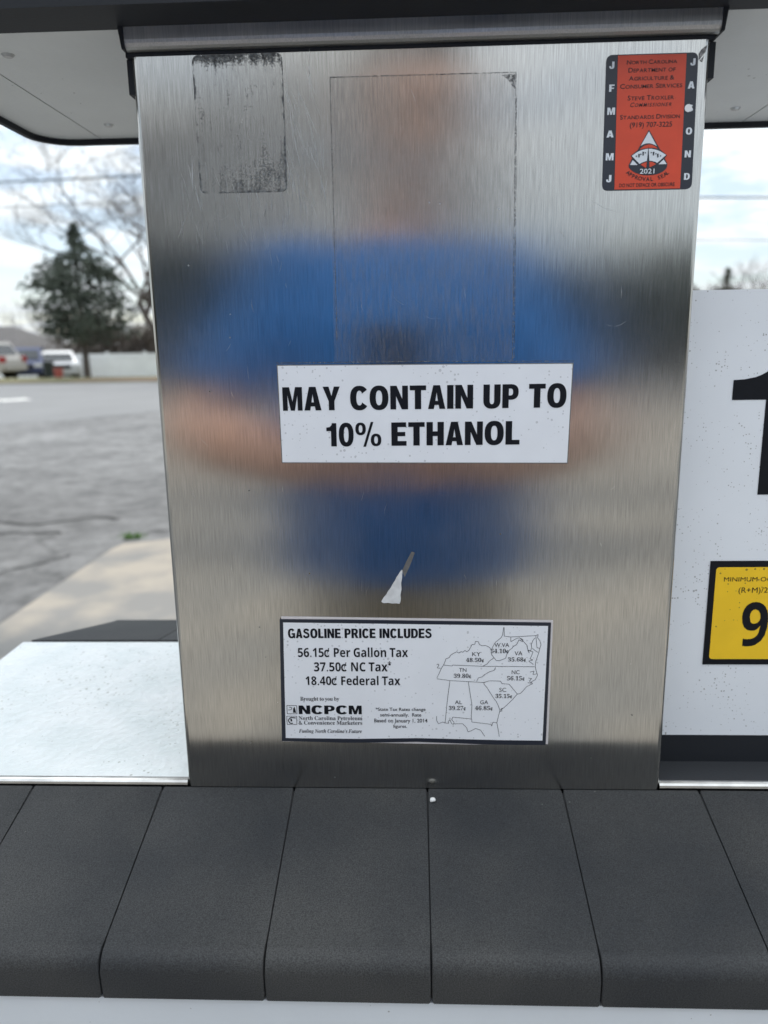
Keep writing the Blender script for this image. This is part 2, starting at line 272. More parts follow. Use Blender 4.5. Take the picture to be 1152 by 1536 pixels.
# ------------------------------------------------------------------ lettering
GLYPHS={"B":{".":[180,"89 -9 60 1 48 36 60 71 89 81 119 71 132 36 119 1"],"0":[384,"191 -7 139 1 96 22 64 59 42 108 29 168 24 240 26 289 31 333 40 373 62 421 93 457 136 480 191 487 244 480 286 458 318 422 341 373 355 312 359 240 357 191 352 147 343 107 321 59 290 23 247 1;191 75 223 85 244 116 252 148 257 189 259 240 257 290 252 331 244 363 223 395 191 405 159 395 139 363 131 331 126 290 125 240 126 190 131 149 139 117 159 86"],"1":[384,"176 0 176 277 177 323 179 373 164 358 144 340 89 296 40 357 194 480 277 480 277 0"],"2":[384,"27 0 27 71 147 192 206 254 238 300 248 345 232 388 189 402 136 389 81 353 26 418 70 451 123 476 197 486 278 469 330 423 349 357 333 284 287 220 215 148 153 90 153 85 362 85 362 0"],"3":[384,"164 -7 114 -4 68 5 26 19 26 105 90 82 153 74 199 79 229 93 246 115 251 146 241 180 206 200 136 208 99 208 99 285 136 285 175 288 204 294 235 317 244 350 228 390 207 401 175 404 116 393 73 369 26 439 92 473 183 486 229 483 268 473 300 456 332 420 343 372 336 327 313 293 280 268 240 253 240 251 291 238 327 216 350 183 357 140 337 65 311 35 274 12 225 -2"],"4":[384,"216 0 216 99 11 99 11 170 222 480 315 480 315 178 373 178 373 99 315 99 315 0;101 178 216 178 216 259 217 297 219 338 220 363 218 363 205 337 189 311"],"5":[384,"162 -7 91 0 33 19 33 107 93 85 158 76 198 81 227 94 245 118 251 152 241 192 208 216 155 224 116 221 83 214 42 235 60 480 320 480 320 394 149 394 140 300 165 304 201 306 279 289 333 240 348 204 353 161 348 112 332 71 305 38 268 13 220 -2"],"6":[384,"199 -7 152 -1 110 16 75 44 47 85 34 119 26 158 24 203 30 285 51 362 93 425 162 469 209 481 264 485 297 484 328 480 328 399 301 404 271 406 218 401 178 387 151 364 132 334 117 256 121 256 160 296 225 312 282 302 325 272 353 224 362 160 357 112 342 71 318 38 285 13 245 -2;197 75 224 80 245 95 259 121 264 158 248 214 228 229 199 234 160 224 134 199 124 167 132 124 157 89"],"7":[384,"75 0 255 394 18 394 18 480 362 480 362 416 181 0"],"8":[384,"192 -7 142 -3 101 9 67 28 35 68 24 122 30 166 50 201 116 251 61 299 44 331 38 371 44 406 60 435 117 473 192 486 268 473 324 435 340 406 345 370 339 331 321 299 259 253 308 222 346 180 360 124 355 87 339 55 280 9;192 296 232 321 250 363 233 399 191 412 150 399 134 363 151 322;191 68 224 72 247 84 266 127 255 159 229 184 196 204 187 209 137 175 118 128 136 85 159 72"],"9":[384,"120 -7 87 -6 55 -2 55 79 83 75 113 73 166 77 205 92 233 114 251 144 267 222 263 222 225 183 197 171 156 167 101 176 58 206 31 254 21 318 26 367 41 407 65 441 98 465 138 480 185 485 231 479 273 462 309 434 336 393 350 359 357 320 360 275 354 193 333 117 290 53 221 9 175 -3;185 244 224 255 250 280 259 311 251 355 227 390 187 404 160 399 138 383 124 357 120 320 136 265 156 249"],"C":[428,"255 -7 208 -3 168 7 133 24 91 61 62 110 49 149 41 192 39 239 42 286 51 328 65 367 97 417 141 455 177 472 218 483 264 486 335 477 404 453 371 370 317 392 264 402 212 391 175 358 157 325 147 285 144 238 147 191 156 152 172 120 209 88 264 78 323 85 386 103 386 18 324 -1"],"F":[369,"60 0 60 480 335 480 335 396 161 396 161 273 323 273 323 189 161 189 161 0"],"G":[486,"262 -7 196 0 141 21 97 56 65 105 45 166 39 240 42 288 52 332 68 371 91 405 119 433 153 456 193 473 238 483 289 486 365 478 432 457 398 375 348 394 289 402 247 397 212 381 162 325 144 238 156 155 197 98 229 83 269 78 305 80 333 85 333 185 242 185 242 269 433 269 433 21 354 1"],"N":[546,"60 0 60 480 189 480 397 120 399 120 396 187 394 253 394 480 486 480 486 0 357 0 148 363 145 363 149 294 151 226 151 0"],"P":[422,"60 0 60 480 214 480 270 475 315 462 349 440 381 392 392 330 374 252 351 219 316 193 268 176 206 171 162 171 162 0;162 254 195 254 234 258 264 271 282 293 289 326 269 379 208 396 162 396"],"T":[389,"144 0 144 395 13 395 13 480 375 480 375 395 245 395 245 0"],"a":[406,"142 -7 97 0 60 22 36 58 28 109 38 160 69 196 101 212 142 222 192 226 256 228 256 244 241 287 199 300 146 292 95 273 62 341 128 365 203 374 268 366 316 342 345 302 355 244 355 0 285 0 266 50 263 50 214 7 183 -3;179 66 234 86 250 109 256 140 256 170 217 169 176 164 150 151 131 109 144 76"],"d":[425,"169 -7 113 5 69 41 47 78 35 125 30 183 35 240 48 288 69 325 114 361 171 373 236 358 277 320 280 320 275 351 273 393 273 510 373 510 373 0 296 0 277 48 273 48 233 9;203 73 239 79 262 98 275 128 279 171 279 182 275 229 263 264 240 285 202 292 173 285 150 264 136 229 132 181 136 134 150 100 173 80"],"e":[397,"218 -7 166 -2 121 14 83 40 54 76 36 123 30 181 36 240 52 288 78 325 113 352 155 368 203 373 251 369 291 354 324 330 348 297 363 256 368 207 368 158 132 158 139 121 157 92 185 74 223 68 287 75 347 97 347 19 290 0;134 225 274 225 257 280 235 297 204 302 156 283 141 259"],"l":[205,"52 0 52 510 152 510 152 0"],"n":[441,"52 0 52 367 129 367 142 320 148 320 196 361 261 373 314 365 355 342 382 300 391 239 391 0 291 0 291 214 287 249 277 274 258 289 232 293 193 286 169 262 157 224 152 173 152 0"],"o":[416,"207 -7 159 -1 116 15 80 43 53 80 36 128 30 184 36 240 51 287 78 324 114 352 157 368 209 373 258 368 300 351 336 324 363 287 380 240 385 184 380 128 364 81 337 43 302 15 258 -1;208 74 242 81 266 102 279 136 283 184 279 232 266 266 242 286 208 293 173 286 150 266 137 232 132 184 137 136 150 102 174 81"],"r":[305,"52 0 52 367 128 367 143 305 148 305 192 353 257 373 275 373 291 371 283 277 270 279 254 280 205 271 167 242 152 187 152 0"],"x":[388,"3 0 128 187 9 367 123 367 194 250 266 367 379 367 260 187 385 0 271 0 194 126 117 0"]},"S":{".":[180,"89 -9 60 1 48 36 60 71 89 81 119 71 132 36 119 1"],"0":[375,"188 -7 133 1 91 24 60 61 39 111 30 150 25 193 23 241 25 289 30 332 39 371 60 420 91 456 133 479 189 486 242 479 283 456 314 419 336 370 345 331 351 288 353 240 351 193 345 150 336 110 314 61 283 24 241 1;188 37 219 50 237 91 243 131 247 181 248 240 247 300 243 349 237 390 219 429 189 443 157 429 139 390 132 349 128 300 127 240 128 181 132 131 139 91 157 50"],"1":[375,"65 0 65 36 120 36 146 45 154 79 154 416 108 365 67 346 40 359 28 396 74 412 132 447 179 482 254 482 254 79 261 47 288 36 343 36 343 0"],"2":[375,"24 0 24 69 123 171 187 245 218 307 226 371 223 405 212 427 174 445 145 438 126 416 116 380 112 329 50 344 32 365 26 396 43 441 92 474 174 486 240 479 288 456 318 421 328 375 319 329 291 281 238 220 154 138 87 74 244 74 279 86 300 120 305 141 345 141 341 0"],"3":[375,"163 -7 81 5 34 35 19 74 36 113 76 126 82 89 99 62 125 46 158 40 199 49 230 79 241 139 234 174 214 202 181 221 137 227 95 227 95 269 140 269 178 275 204 296 220 327 225 367 211 424 193 440 169 445 133 430 116 391 111 341 75 345 47 356 30 374 24 401 34 434 62 461 108 480 173 486 237 479 286 458 317 423 328 377 320 335 298 301 225 256 279 238 326 201 340 174 345 138 329 70 288 25 230 1"],"4":[375,"121 0 121 36 140 36 179 44 191 58 195 84 195 125 9 125 9 166 199 480 293 480 293 169 363 169 363 125 293 125 293 84 297 58 309 44 348 36 357 36 357 0;56 169 195 169 195 287 196 351 199 416 189 394 174 366 158 338 146 319"],"5":[375,"165 -7 119 -4 84 5 40 35 27 75 42 109 81 121 88 83 111 52 154 40 195 50 226 83 237 148 231 192 213 223 184 241 146 247 103 243 71 235 40 247 62 480 316 480 319 357 281 357 275 380 267 399 244 406 105 406 94 281 126 288 168 291 216 287 258 276 293 256 328 211 340 148 324 75 282 27 226 1"],"6":[375,"197 -7 150 -1 109 18 76 49 51 93 39 130 33 173 30 222 42 325 77 409 137 466 176 481 222 486 291 476 329 449 340 412 322 376 298 364 260 360 256 400 243 434 216 447 180 435 152 401 139 366 130 322 125 269 161 286 218 294 273 285 315 258 343 214 352 155 348 110 334 71 313 38 282 13 244 -2;199 38 222 44 239 64 251 98 255 148 250 196 238 228 219 247 193 253 154 243 125 221 128 162 135 116 147 81 170 48"],"7":[375,"111 0 289 406 113 406 86 398 74 372 70 338 30 338 33 480 353 480 353 447 168 0"],"8":[375,"183 -7 132 -2 91 11 38 57 20 122 27 162 47 193 119 242 57 296 41 327 36 364 50 423 99 469 140 482 191 486 254 478 299 453 325 415 334 369 328 333 310 305 244 260 296 230 330 199 349 166 355 127 344 71 310 29 276 9 234 -3;203 283 239 317 250 370 243 407 222 436 187 447 163 442 145 426 130 372 135 341 149 318;187 32 218 37 241 55 257 82 262 116 256 146 239 170 208 192 164 216 126 178 111 120 116 84 132 56 156 38"],"9":[375,"152 -7 88 4 53 33 42 69 50 94 75 107 103 56 126 41 156 36 205 57 237 122 251 230 212 198 155 185 103 194 60 220 33 264 24 324 42 409 64 441 95 466 133 481 177 486 223 480 264 463 298 433 323 390 335 353 343 310 345 261 334 157 301 72 241 14 200 -2;184 233 224 245 251 278 248 330 242 372 231 403 209 432 181 441 156 434 137 413 125 377 121 328 137 257"],"A":[437,"-9 0 -9 18 24 30 49 75 206 466 224 465 384 87 411 34 443 18 443 0 229 0 229 18 270 25 283 46 273 81 253 132 103 132 79 71 76 59 75 48 87 26 124 18 128 18 128 0;113 161 242 161 177 319"],"B":[443,"16 0 16 17 45 22 62 32 72 51 75 82 75 369 69 412 51 433 15 439 15 455 220 455 318 444 377 409 396 351 384 302 348 268 287 247 360 223 404 185 418 132 407 76 371 35 335 15 291 4 238 0;182 252 188 252 234 257 263 272 279 301 285 345 281 385 269 412 248 428 216 434 188 425 182 391;222 24 259 30 283 49 296 81 301 128 295 176 277 208 245 225 197 231 182 231 182 65 190 33"],"C":[468,"257 -11 213 -7 174 3 137 20 91 56 56 104 39 142 29 184 26 228 30 273 39 314 56 351 92 399 139 435 176 452 216 462 259 465 309 459 367 440 388 435 408 443 419 465 437 465 437 308 420 308 392 364 356 407 313 434 265 443 198 419 157 347 144 226 159 114 203 46 278 24 358 45 428 106 447 89 395 33 332 0"],"G":[508,"268 -10 222 -7 179 3 141 19 93 55 57 103 41 141 31 183 28 229 31 274 41 315 57 352 93 399 139 435 176 452 215 462 257 465 311 459 369 441 388 436 406 443 419 465 437 465 437 308 420 308 382 379 329 426 267 443 200 419 159 347 146 228 150 163 161 110 180 67 221 26 275 13 308 16 328 27 343 71 343 128 339 154 329 170 309 179 275 182 275 198 500 198 500 182 473 179 457 171 449 155 446 128 446 29 387 7 328 -6"],"K":[510,"16 0 16 17 45 22 63 32 72 50 75 81 75 379 72 406 63 424 45 434 17 439 17 455 242 455 242 439 205 432 187 415 183 379 183 234 321 373 342 398 349 418 334 434 291 439 291 455 486 455 486 439 477 439 436 430 392 404 345 361 271 285 463 46 487 25 519 17 519 0 281 0 281 17 306 18 322 21 334 34 316 66 199 214 183 198 183 81 186 50 195 32 213 22 242 17 242 0"],"L":[426,"15 0 15 17 45 22 62 32 72 50 75 81 75 379 71 407 62 425 44 434 16 439 16 455 250 455 250 439 208 434 188 416 182 379 182 83 185 47 200 31 234 28 315 40 370 80 409 154 427 154 402 0"],"M":[634,"14 0 14 17 43 22 61 32 72 50 75 79 75 382 71 416 53 432 15 439 15 455 185 455 317 142 449 455 617 455 617 439 573 423 563 405 560 378 560 85 565 43 582 23 617 17 617 0 396 0 396 17 433 25 450 44 455 83 455 399 288 0 270 0 105 389 105 80 109 48 120 30 139 20 169 17 169 0"],"N":[494,"403 -11 107 350 107 79 110 49 119 31 136 21 167 17 167 0 18 0 18 17 54 23 71 41 76 79 76 388 49 421 36 433 18 439 18 455 156 455 391 169 391 377 386 414 369 431 331 439 331 455 480 455 480 439 450 434 433 425 425 407 422 377 422 -11"],"P":[418,"15 0 15 17 45 22 62 32 72 50 75 81 75 379 71 406 62 424 44 434 16 439 16 455 214 455 265 454 306 449 336 440 390 398 409 332 398 280 367 240 334 221 292 209 242 206 182 206 182 81 185 50 194 32 212 22 242 17 242 0;182 230 201 230 244 235 272 253 287 283 292 329 288 375 275 406 252 425 216 431 189 424 182 398"],"S":[390,"43 -11 43 158 62 158 83 94 111 50 149 24 197 15 231 20 257 36 273 60 279 89 265 129 225 160 163 191 112 221 77 253 56 289 50 332 67 403 115 449 185 466 229 461 282 448 291 446 300 445 313 450 320 466 339 466 339 319 322 319 293 385 248 429 194 445 163 440 140 426 125 406 120 380 137 336 189 303 253 273 317 233 350 188 359 133 354 93 339 58 281 8 192 -10 158 -8 126 1 98 9 85 12 69 7 61 -11"],"T":[423,"92 0 92 17 123 21 142 31 152 50 156 81 156 433 149 433 102 426 65 403 41 367 29 318 11 318 11 455 410 455 410 317 394 317 375 382 333 420 269 433 263 433 263 81 267 49 276 30 296 21 328 17 328 0"],"V":[428,"212 -13 44 381 22 420 -14 439 -14 455 211 455 211 439 166 432 152 410 161 378 259 143 348 377 355 409 342 432 299 439 299 455 442 455 442 439 408 427 395 411 382 383 230 -13"],"W":[611,"171 -11 32 393 15 427 -15 439 -15 455 181 455 181 439 150 432 140 410 148 373 223 153 301 353 286 399 267 429 229 439 229 455 439 455 439 439 404 432 393 412 399 386 474 166 541 369 549 406 538 430 503 439 503 455 624 455 624 439 594 421 575 379 446 -11 428 -11 316 309 190 -11"],"Y":[426,"101 0 101 17 131 22 148 32 157 50 161 81 161 179 46 387 29 414 14 429 1 435 -13 438 -13 455 207 455 207 438 195 438 167 432 156 416 164 392 248 226 333 366 349 408 336 430 298 438 295 438 295 455 439 455 439 438 409 424 383 392 268 203 268 81 271 50 280 32 298 22 328 17 328 0"],"a":[344,"255 -10 216 1 200 35 151 2 95 -9 64 -4 40 11 25 34 20 63 31 104 63 136 98 155 143 173 199 190 199 241 187 282 148 296 115 290 104 274 113 257 123 231 110 202 77 191 45 203 33 236 49 278 95 308 162 318 223 312 263 292 285 259 293 210 293 62 295 40 304 34 320 42 329 28 294 -1;151 34 174 41 199 63 199 169 138 139 118 84 126 46"],"b":[361,"43 -11 43 388 41 414 37 428 8 439 8 455 138 455 138 279 175 308 221 318 284 299 326 245 342 166 323 75 270 13 233 -4 192 -10 148 -1 105 28 53 -11;183 14 213 23 232 49 242 95 245 160 242 213 231 251 212 273 184 280 155 270 138 242 138 69 149 28"],"c":[293,"156 -10 87 11 38 68 19 150 25 196 40 237 96 297 133 313 175 319 218 314 250 298 271 275 277 245 266 215 236 204 206 216 196 251 197 261 197 271 190 290 169 297 138 285 118 248 112 187 118 123 137 76 166 48 204 38 239 47 271 72 285 60 248 21 205 -2"],"e":[301,"154 -10 85 10 37 69 19 157 38 240 87 298 157 318 209 309 249 280 274 234 283 173 283 166 117 166 127 97 154 56 199 42 237 53 270 86 285 73 248 27 205 -1;116 192 201 192 201 215 199 252 193 277 181 292 161 297 127 274 116 203"],"g":[327,"146 -140 89 -136 48 -122 22 -100 14 -75 28 -46 69 -26 35 -1 24 30 42 74 102 110 58 135 31 169 22 212 40 268 88 305 157 318 233 304 317 304 317 268 268 268 286 237 291 203 276 151 234 116 172 103 157 103 142 104 112 94 101 71 111 55 141 49 175 49 223 47 259 40 303 13 316 -37 305 -80 272 -113 239 -128 197 -137;157 124 178 130 190 146 197 173 199 211 197 249 190 276 178 292 157 297 137 292 124 276 117 249 114 211 117 173 124 146 137 130;161 -116 238 -104 263 -66 249 -41 205 -34 97 -34 79 -52 73 -73 95 -103 122 -113"],"h":[381,"18 0 18 16 45 26 52 56 52 399 46 429 19 440 19 455 148 455 148 267 190 305 243 318 292 306 321 271 330 212 330 56 337 26 363 16 363 0 202 0 202 16 207 16 228 26 235 56 235 217 229 258 203 271 173 262 148 235 148 56 154 26 180 16 180 0"],"i":[198,"101 362 65 376 50 412 65 449 101 463 137 449 151 412 136 376;18 0 18 16 45 26 52 56 52 252 47 285 20 293 21 310 148 310 148 56 154 26 180 16 180 0"],"k":[359,"17 0 17 16 45 26 52 56 52 398 47 429 20 439 21 455 148 455 148 169 227 248 244 278 235 290 209 293 206 293 206 310 345 310 345 293 308 284 275 260 222 209 346 34 376 16 376 0 211 0 211 16 217 16 234 20 239 32 232 49 163 147 148 134 148 56 154 26 180 16 180 0"],"l":[199,"18 0 18 16 45 26 52 56 52 398 47 429 20 439 20 455 148 455 148 56 154 26 180 16 180 0"],"m":[554,"18 0 18 16 45 26 52 56 52 253 46 284 19 294 19 310 146 310 146 265 188 305 237 318 292 304 320 261 364 304 418 318 465 306 494 271 504 212 504 56 510 26 536 16 536 0 377 0 377 16 403 26 410 56 410 217 404 258 377 271 349 263 324 237 324 56 331 26 356 16 356 0 199 0 199 16 225 26 232 56 232 217 226 258 199 271 170 262 146 235 146 56 152 27 177 16 177 0"],"n":[381,"18 0 18 16 45 26 52 56 52 253 46 284 19 294 19 310 148 310 148 267 190 306 243 318 292 306 321 271 330 212 330 56 337 26 363 16 363 0 202 0 202 16 207 16 228 26 235 56 235 217 229 258 203 271 173 262 148 235 148 56 154 26 180 16 180 0"],"o":[336,"169 -10 127 -5 90 11 38 70 19 154 38 239 90 297 127 313 168 318 209 313 245 298 298 240 312 200 317 154 298 69 245 11 210 -5;169 11 193 18 209 39 217 81 220 154 217 227 208 271 192 292 169 299 144 292 128 271 120 227 117 154 120 82 128 39 144 18"],"r":[287,"18 0 18 16 45 26 52 56 52 252 46 285 20 293 21 310 146 310 146 252 187 301 233 318 275 304 289 266 278 234 248 222 222 231 207 250 189 260 162 241 149 192 149 56 159 25 197 16 197 0"],"s":[288,"151 -10 87 6 73 9 51 -9 36 -9 36 105 53 105 66 68 87 39 112 21 140 15 179 27 192 58 183 84 156 105 107 130 54 169 37 220 44 259 65 291 98 312 141 319 166 316 199 308 206 306 213 305 230 319 244 319 244 222 228 222 196 277 149 296 116 286 105 259 115 232 146 212 191 189 241 151 257 95 250 51 228 18 194 -3"],"t":[228,"124 -9 89 -4 66 10 53 36 48 71 48 279 20 279 20 300 88 369 129 424 144 424 144 310 208 310 208 279 144 279 144 82 149 51 168 40 189 49 206 75 222 66 198 24 165 -1"],"u":[375,"131 -10 91 -3 65 17 51 51 46 97 46 248 39 282 11 294 11 310 142 310 142 74 151 46 177 36 205 43 228 66 228 248 221 283 189 294 189 310 324 310 324 70 331 39 360 30 360 13 321 10 277 3 228 -10 228 40 186 3"],"v":[306,"142 -10 38 248 22 281 -3 293 -3 310 164 310 164 294 156 294 136 290 129 276 130 268 185 122 236 253 241 272 232 289 203 294 203 310 305 310 305 295 278 279 260 243 160 -10"],"y":[300,"52 -140 10 -125 -7 -84 5 -53 36 -40 64 -49 75 -76 74 -81 74 -87 86 -99 99 -92 114 -74 129 -44 140 -5 36 251 25 275 15 287 -3 293 -5 293 -5 310 162 310 162 293 136 289 128 275 130 267 133 257 185 119 230 241 236 260 238 274 229 289 203 293 203 310 300 310 300 293 277 281 259 242 162 -24 129 -96 95 -131"]},"I":{"'":[151,"57 306 44 480 107 480 94 306"],"C":[440,"202 -11 149 -6 104 10 69 36 42 71 26 114 20 165 37 262 83 352 154 420 196 444 241 458 287 463 385 448 397 446 407 444 431 463 449 463 420 308 401 310 395 366 377 406 348 431 309 439 264 430 222 401 196 371 173 333 152 287 135 237 126 189 122 142 129 91 151 53 185 28 229 20 280 30 326 58 368 105 387 91 335 34 273 0"],"F":[410,"-34 0 -34 15 0 20 22 41 39 85 115 369 119 387 120 404 109 426 73 435 73 451 426 451 400 323 381 323 381 332 374 376 353 406 316 423 262 428 234 422 221 396 181 248 191 247 201 247 241 252 272 265 296 287 313 320 330 320 283 135 269 135 269 147 269 158 261 201 231 221 175 226 136 82 130 47 140 24 177 15 177 0"],"N":[468,"310 -11 140 351 68 82 62 47 74 24 109 15 109 0 -35 0 -35 15 -1 20 21 41 38 85 109 355 115 380 116 396 104 424 64 435 64 451 197 451 339 138 402 369 407 389 408 402 397 426 361 435 361 451 505 451 505 435 471 429 449 410 433 365 330 -11"],"a":[336,"53 -9 24 -3 1 14 -14 40 -19 73 -5 147 32 220 84 276 126 301 165 310 198 299 214 265 225 303 297 303 241 108 232 74 228 56 238 40 259 52 285 87 300 78 265 30 231 1 197 -9 166 2 155 34 157 52 162 75 111 12;93 41 124 56 152 95 176 147 192 202 198 248 192 272 172 281 141 264 109 219 83 159 70 115 65 81 72 51"],"e":[269,"87 -9 47 -2 16 19 -4 53 -11 98 6 172 49 240 109 290 176 310 230 293 244 273 249 248 238 209 207 174 173 153 131 136 79 124 75 88 87 50 122 36 159 51 195 95 214 83 179 32 136 1;84 146 140 171 179 212 193 260 187 280 171 287 149 278 126 252 103 207"],"g":[298,"77 -139 23 -134 -18 -119 -43 -95 -51 -66 -31 -25 -4 -9 33 5 6 28 -3 51 12 83 57 114 20 147 9 189 28 248 79 293 149 310 200 301 244 277 302 277 299 248 261 248 263 237 264 225 244 164 191 120 118 104 83 106 66 84 73 72 93 63 135 50 182 32 216 9 233 -36 213 -90 158 -126;116 125 149 142 175 188 185 246 177 277 156 287 122 269 96 222 86 164 94 135;85 -117 141 -102 162 -66 156 -47 138 -32 107 -19 60 -4 21 -31 7 -62 13 -83 30 -101"],"h":[357,"210 -9 176 3 165 41 173 84 194 153 217 222 223 246 210 261 172 242 131 185 104 130 81 68 63 0 -19 0 82 374 88 399 90 411 83 428 58 433 48 433 48 451 110 457 187 470 115 197 151 247 184 282 217 303 253 310 290 297 303 259 298 223 282 170 250 75 247 65 246 57 257 43 276 57 306 98 320 89 284 34 247 2"],"i":[194,"132 371 100 384 87 416 100 447 132 460 163 447 176 416 163 384;49 -8 13 5 1 41 4 64 10 87 44 211 51 237 53 254 46 268 26 273 19 273 19 289 89 299 150 310 89 85 84 55 95 42 115 54 142 90 155 81 121 31 85 2"],"l":[173,"40 -9 3 3 -10 40 -8 61 -2 85 77 371 84 399 87 414 80 428 58 433 52 433 52 450 183 470 79 86 75 69 73 54 83 41 104 53 131 89 144 79 118 39 93 12"],"n":[357,"213 -9 179 3 168 41 175 84 197 153 220 222 226 246 213 261 176 243 136 190 97 107 66 0 -14 0 42 211 50 240 52 254 45 268 24 273 18 273 17 289 151 310 116 193 153 245 187 281 220 303 256 310 294 297 306 259 301 226 285 170 258 87 248 57 260 43 279 55 304 90 319 80 266 13 240 -4"],"o":[316,"96 -9 54 -2 20 20 -3 54 -10 98 6 172 48 241 107 291 175 310 221 302 256 281 278 247 285 203 270 130 228 61 168 10;103 13 134 30 162 74 184 132 200 191 206 240 197 276 172 288 141 272 113 229 90 172 75 111 69 58 78 25"],"r":[261,"-14 0 42 211 50 240 52 254 45 268 24 273 18 273 17 289 151 310 114 189 144 243 171 280 197 302 222 310 250 298 259 265 249 230 220 218 186 238 180 241 157 225 127 175 95 97 66 0"],"s":[253,"91 -9 28 5 15 7 -7 -7 -24 -4 -7 109 13 105 33 37 81 14 110 24 120 52 114 77 95 106 69 138 39 185 28 228 35 260 53 286 82 303 116 309 179 298 186 296 192 295 212 307 230 307 215 205 197 207 174 268 134 288 107 278 97 255 104 231 124 202 146 176 165 149 183 116 190 82 177 36 142 3"],"t":[185,"30 -9 -4 3 -15 39 -14 52 -11 70 45 273 13 273 13 297 58 319 98 353 134 398 162 398 134 300 187 300 179 273 126 273 77 103 70 77 67 56 77 41 98 54 128 95 144 85 116 44 88 14 60 -3"],"u":[357,"46 -9 8 3 -5 41 0 75 15 130 38 211 46 254 39 268 19 273 13 273 12 289 73 298 146 310 81 79 76 53 89 40 125 58 167 113 194 167 217 230 236 301 316 301 279 168 258 87 251 57 254 48 261 44 280 56 292 70 306 91 321 81 268 13 242 -4 215 -9 182 4 169 40 172 60 181 103 147 53 114 18 81 -3"]}}
TEXTS=[["ethanol","MAY CONTAIN UP TO","H",-82.4,94.45,257.4,272.05,"black"],
["ethanol","10% ETHANOL","H",-55.45,66.15,234.5,249.25,"black"],
["tax","GASOLINE PRICE INCLUDES","H",-85.65,10.8,105.2,111.95,"black"],
["tax","56.15¢ Per Gallon Tax","B",-79.5,-5.15,91.65,98.1,"black"],
["tax","37.50¢ NC Tax*","B",-68.95,-16.45,81.25,87.75,"black"],
["tax","18.40¢ Federal Tax","B",-75.05,-10.55,71.2,77.55,"black"],
["tax","Brought to you by","S",-79.25,-52.55,59.65,62.45,"black"],
["tax","NCPCM","H",-80.65,-37.2,49.6,56.05,"black"],
["tax","North Carolina Petroleum","S",-80.9,-36.95,45.2,48.05,"black"],
["tax","& Convenience Marketers","S",-81.05,-37.05,41.7,44.6,"black"],
["tax","Fueling North Carolina's Future","I",-81.15,-37.55,35.5,38.25,"black"],
["tax","*State Tax Rates change","F",-27.7,6.5,52.25,54.65,"black"],
["tax","semi-annually.  Rate","F",-24.65,3.5,48.05,50.55,"black"],
["tax","Based on January 1, 2014","F",-28.75,7.7,43.65,46.35,"black"],
["tax","figures.","F",-15.8,-6.3,39.6,41.9,"black"],
["tax","KY","R",37.8,43.5,92.4,95.2,"black"],
["tax","48.50¢","S",33.7,45.85,88.1,90.9,"black"],
["tax","W.VA","R",52.6,62.3,98.8,101.65,"black"],
["tax","54.10¢","S",50.2,62.05,94.5,97.4,"black"],
["tax","VA","R",66.05,71.25,92.9,95.8,"black"],
["tax","35.68¢","S",61.7,73.85,88.5,91.3,"black"],
["tax","TN","R",29.1,34.05,81.0,83.7,"black"],
["tax","39.80¢","S",25.6,37.4,76.6,79.5,"black"],
["tax","NC","R",64.4,69.65,79.4,82.2,"black"],
["tax","56.15¢","S",61.35,73.25,74.9,77.8,"black"],
["tax","SC","R",56.3,60.95,66.5,69.4,"black"],
["tax","35.15¢","S",53.8,65.2,61.95,64.8,"black"],
["tax","AL","R",26.4,31.3,57.4,60.1,"black"],
["tax","39.27¢","S",22.3,33.95,52.95,55.85,"black"],
["tax","GA","R",43.5,49.0,57.4,60.2,"black"],
["tax","46.85¢","S",40.0,52.2,53.0,55.9,"black"],
["decal","NORTH CAROLINA","K",121.65,149.65,449.85,452.0,"black"],
["decal","DEPARTMENT OF","K",122.75,149.0,445.65,448.05,"black"],
["decal","AGRICULTURE &","K",123.2,148.6,441.45,443.75,"black"],
["decal","CONSUMER SERVICES","K",118.45,153.35,437.35,439.75,"black"],
["decal","STEVE TROXLER","K",123.05,149.1,431.2,433.65,"black"],
["decal","COMMISSIONER","K",124.7,147.9,427.7,430.0,"black"],
["decal","STANDARDS DIVISION","K",119.25,153.1,421.25,423.65,"black"],
["decal","(919) 707-3225","F",125.05,149.0,416.9,419.5,"black"],
["decal","DO NOT DEFACE OR OBSCURE","F",120.65,152.55,384.85,386.85,"black"],
["decal","2021","F",131.95,140.3,391.85,394.5,"white"],
["decal","J","H",111.85,114.7,447.85,451.55,"white"],
["decal","F","H",112.3,115.3,435.95,439.7,"white"],
["decal","M","H",111.85,116.2,423.85,427.65,"white"],
["decal","A","H",112.0,116.0,411.85,415.55,"white"],
["decal","M","H",112.1,116.6,399.55,403.45,"white"],
["decal","J","H",112.9,115.9,387.75,391.65,"white"],
["decal","J","H",157.05,159.85,448.35,451.95,"white"],
["decal","A","H",156.45,160.25,436.45,440.15,"white"],
["decal","S","H",156.8,160.25,424.45,428.05,"white"],
["decal","O","H",156.95,160.5,412.35,416.05,"white"],
["decal","N","H",157.15,160.7,400.15,403.85,"white"],
["decal","D","H",157.6,160.9,388.05,391.7,"white"]]
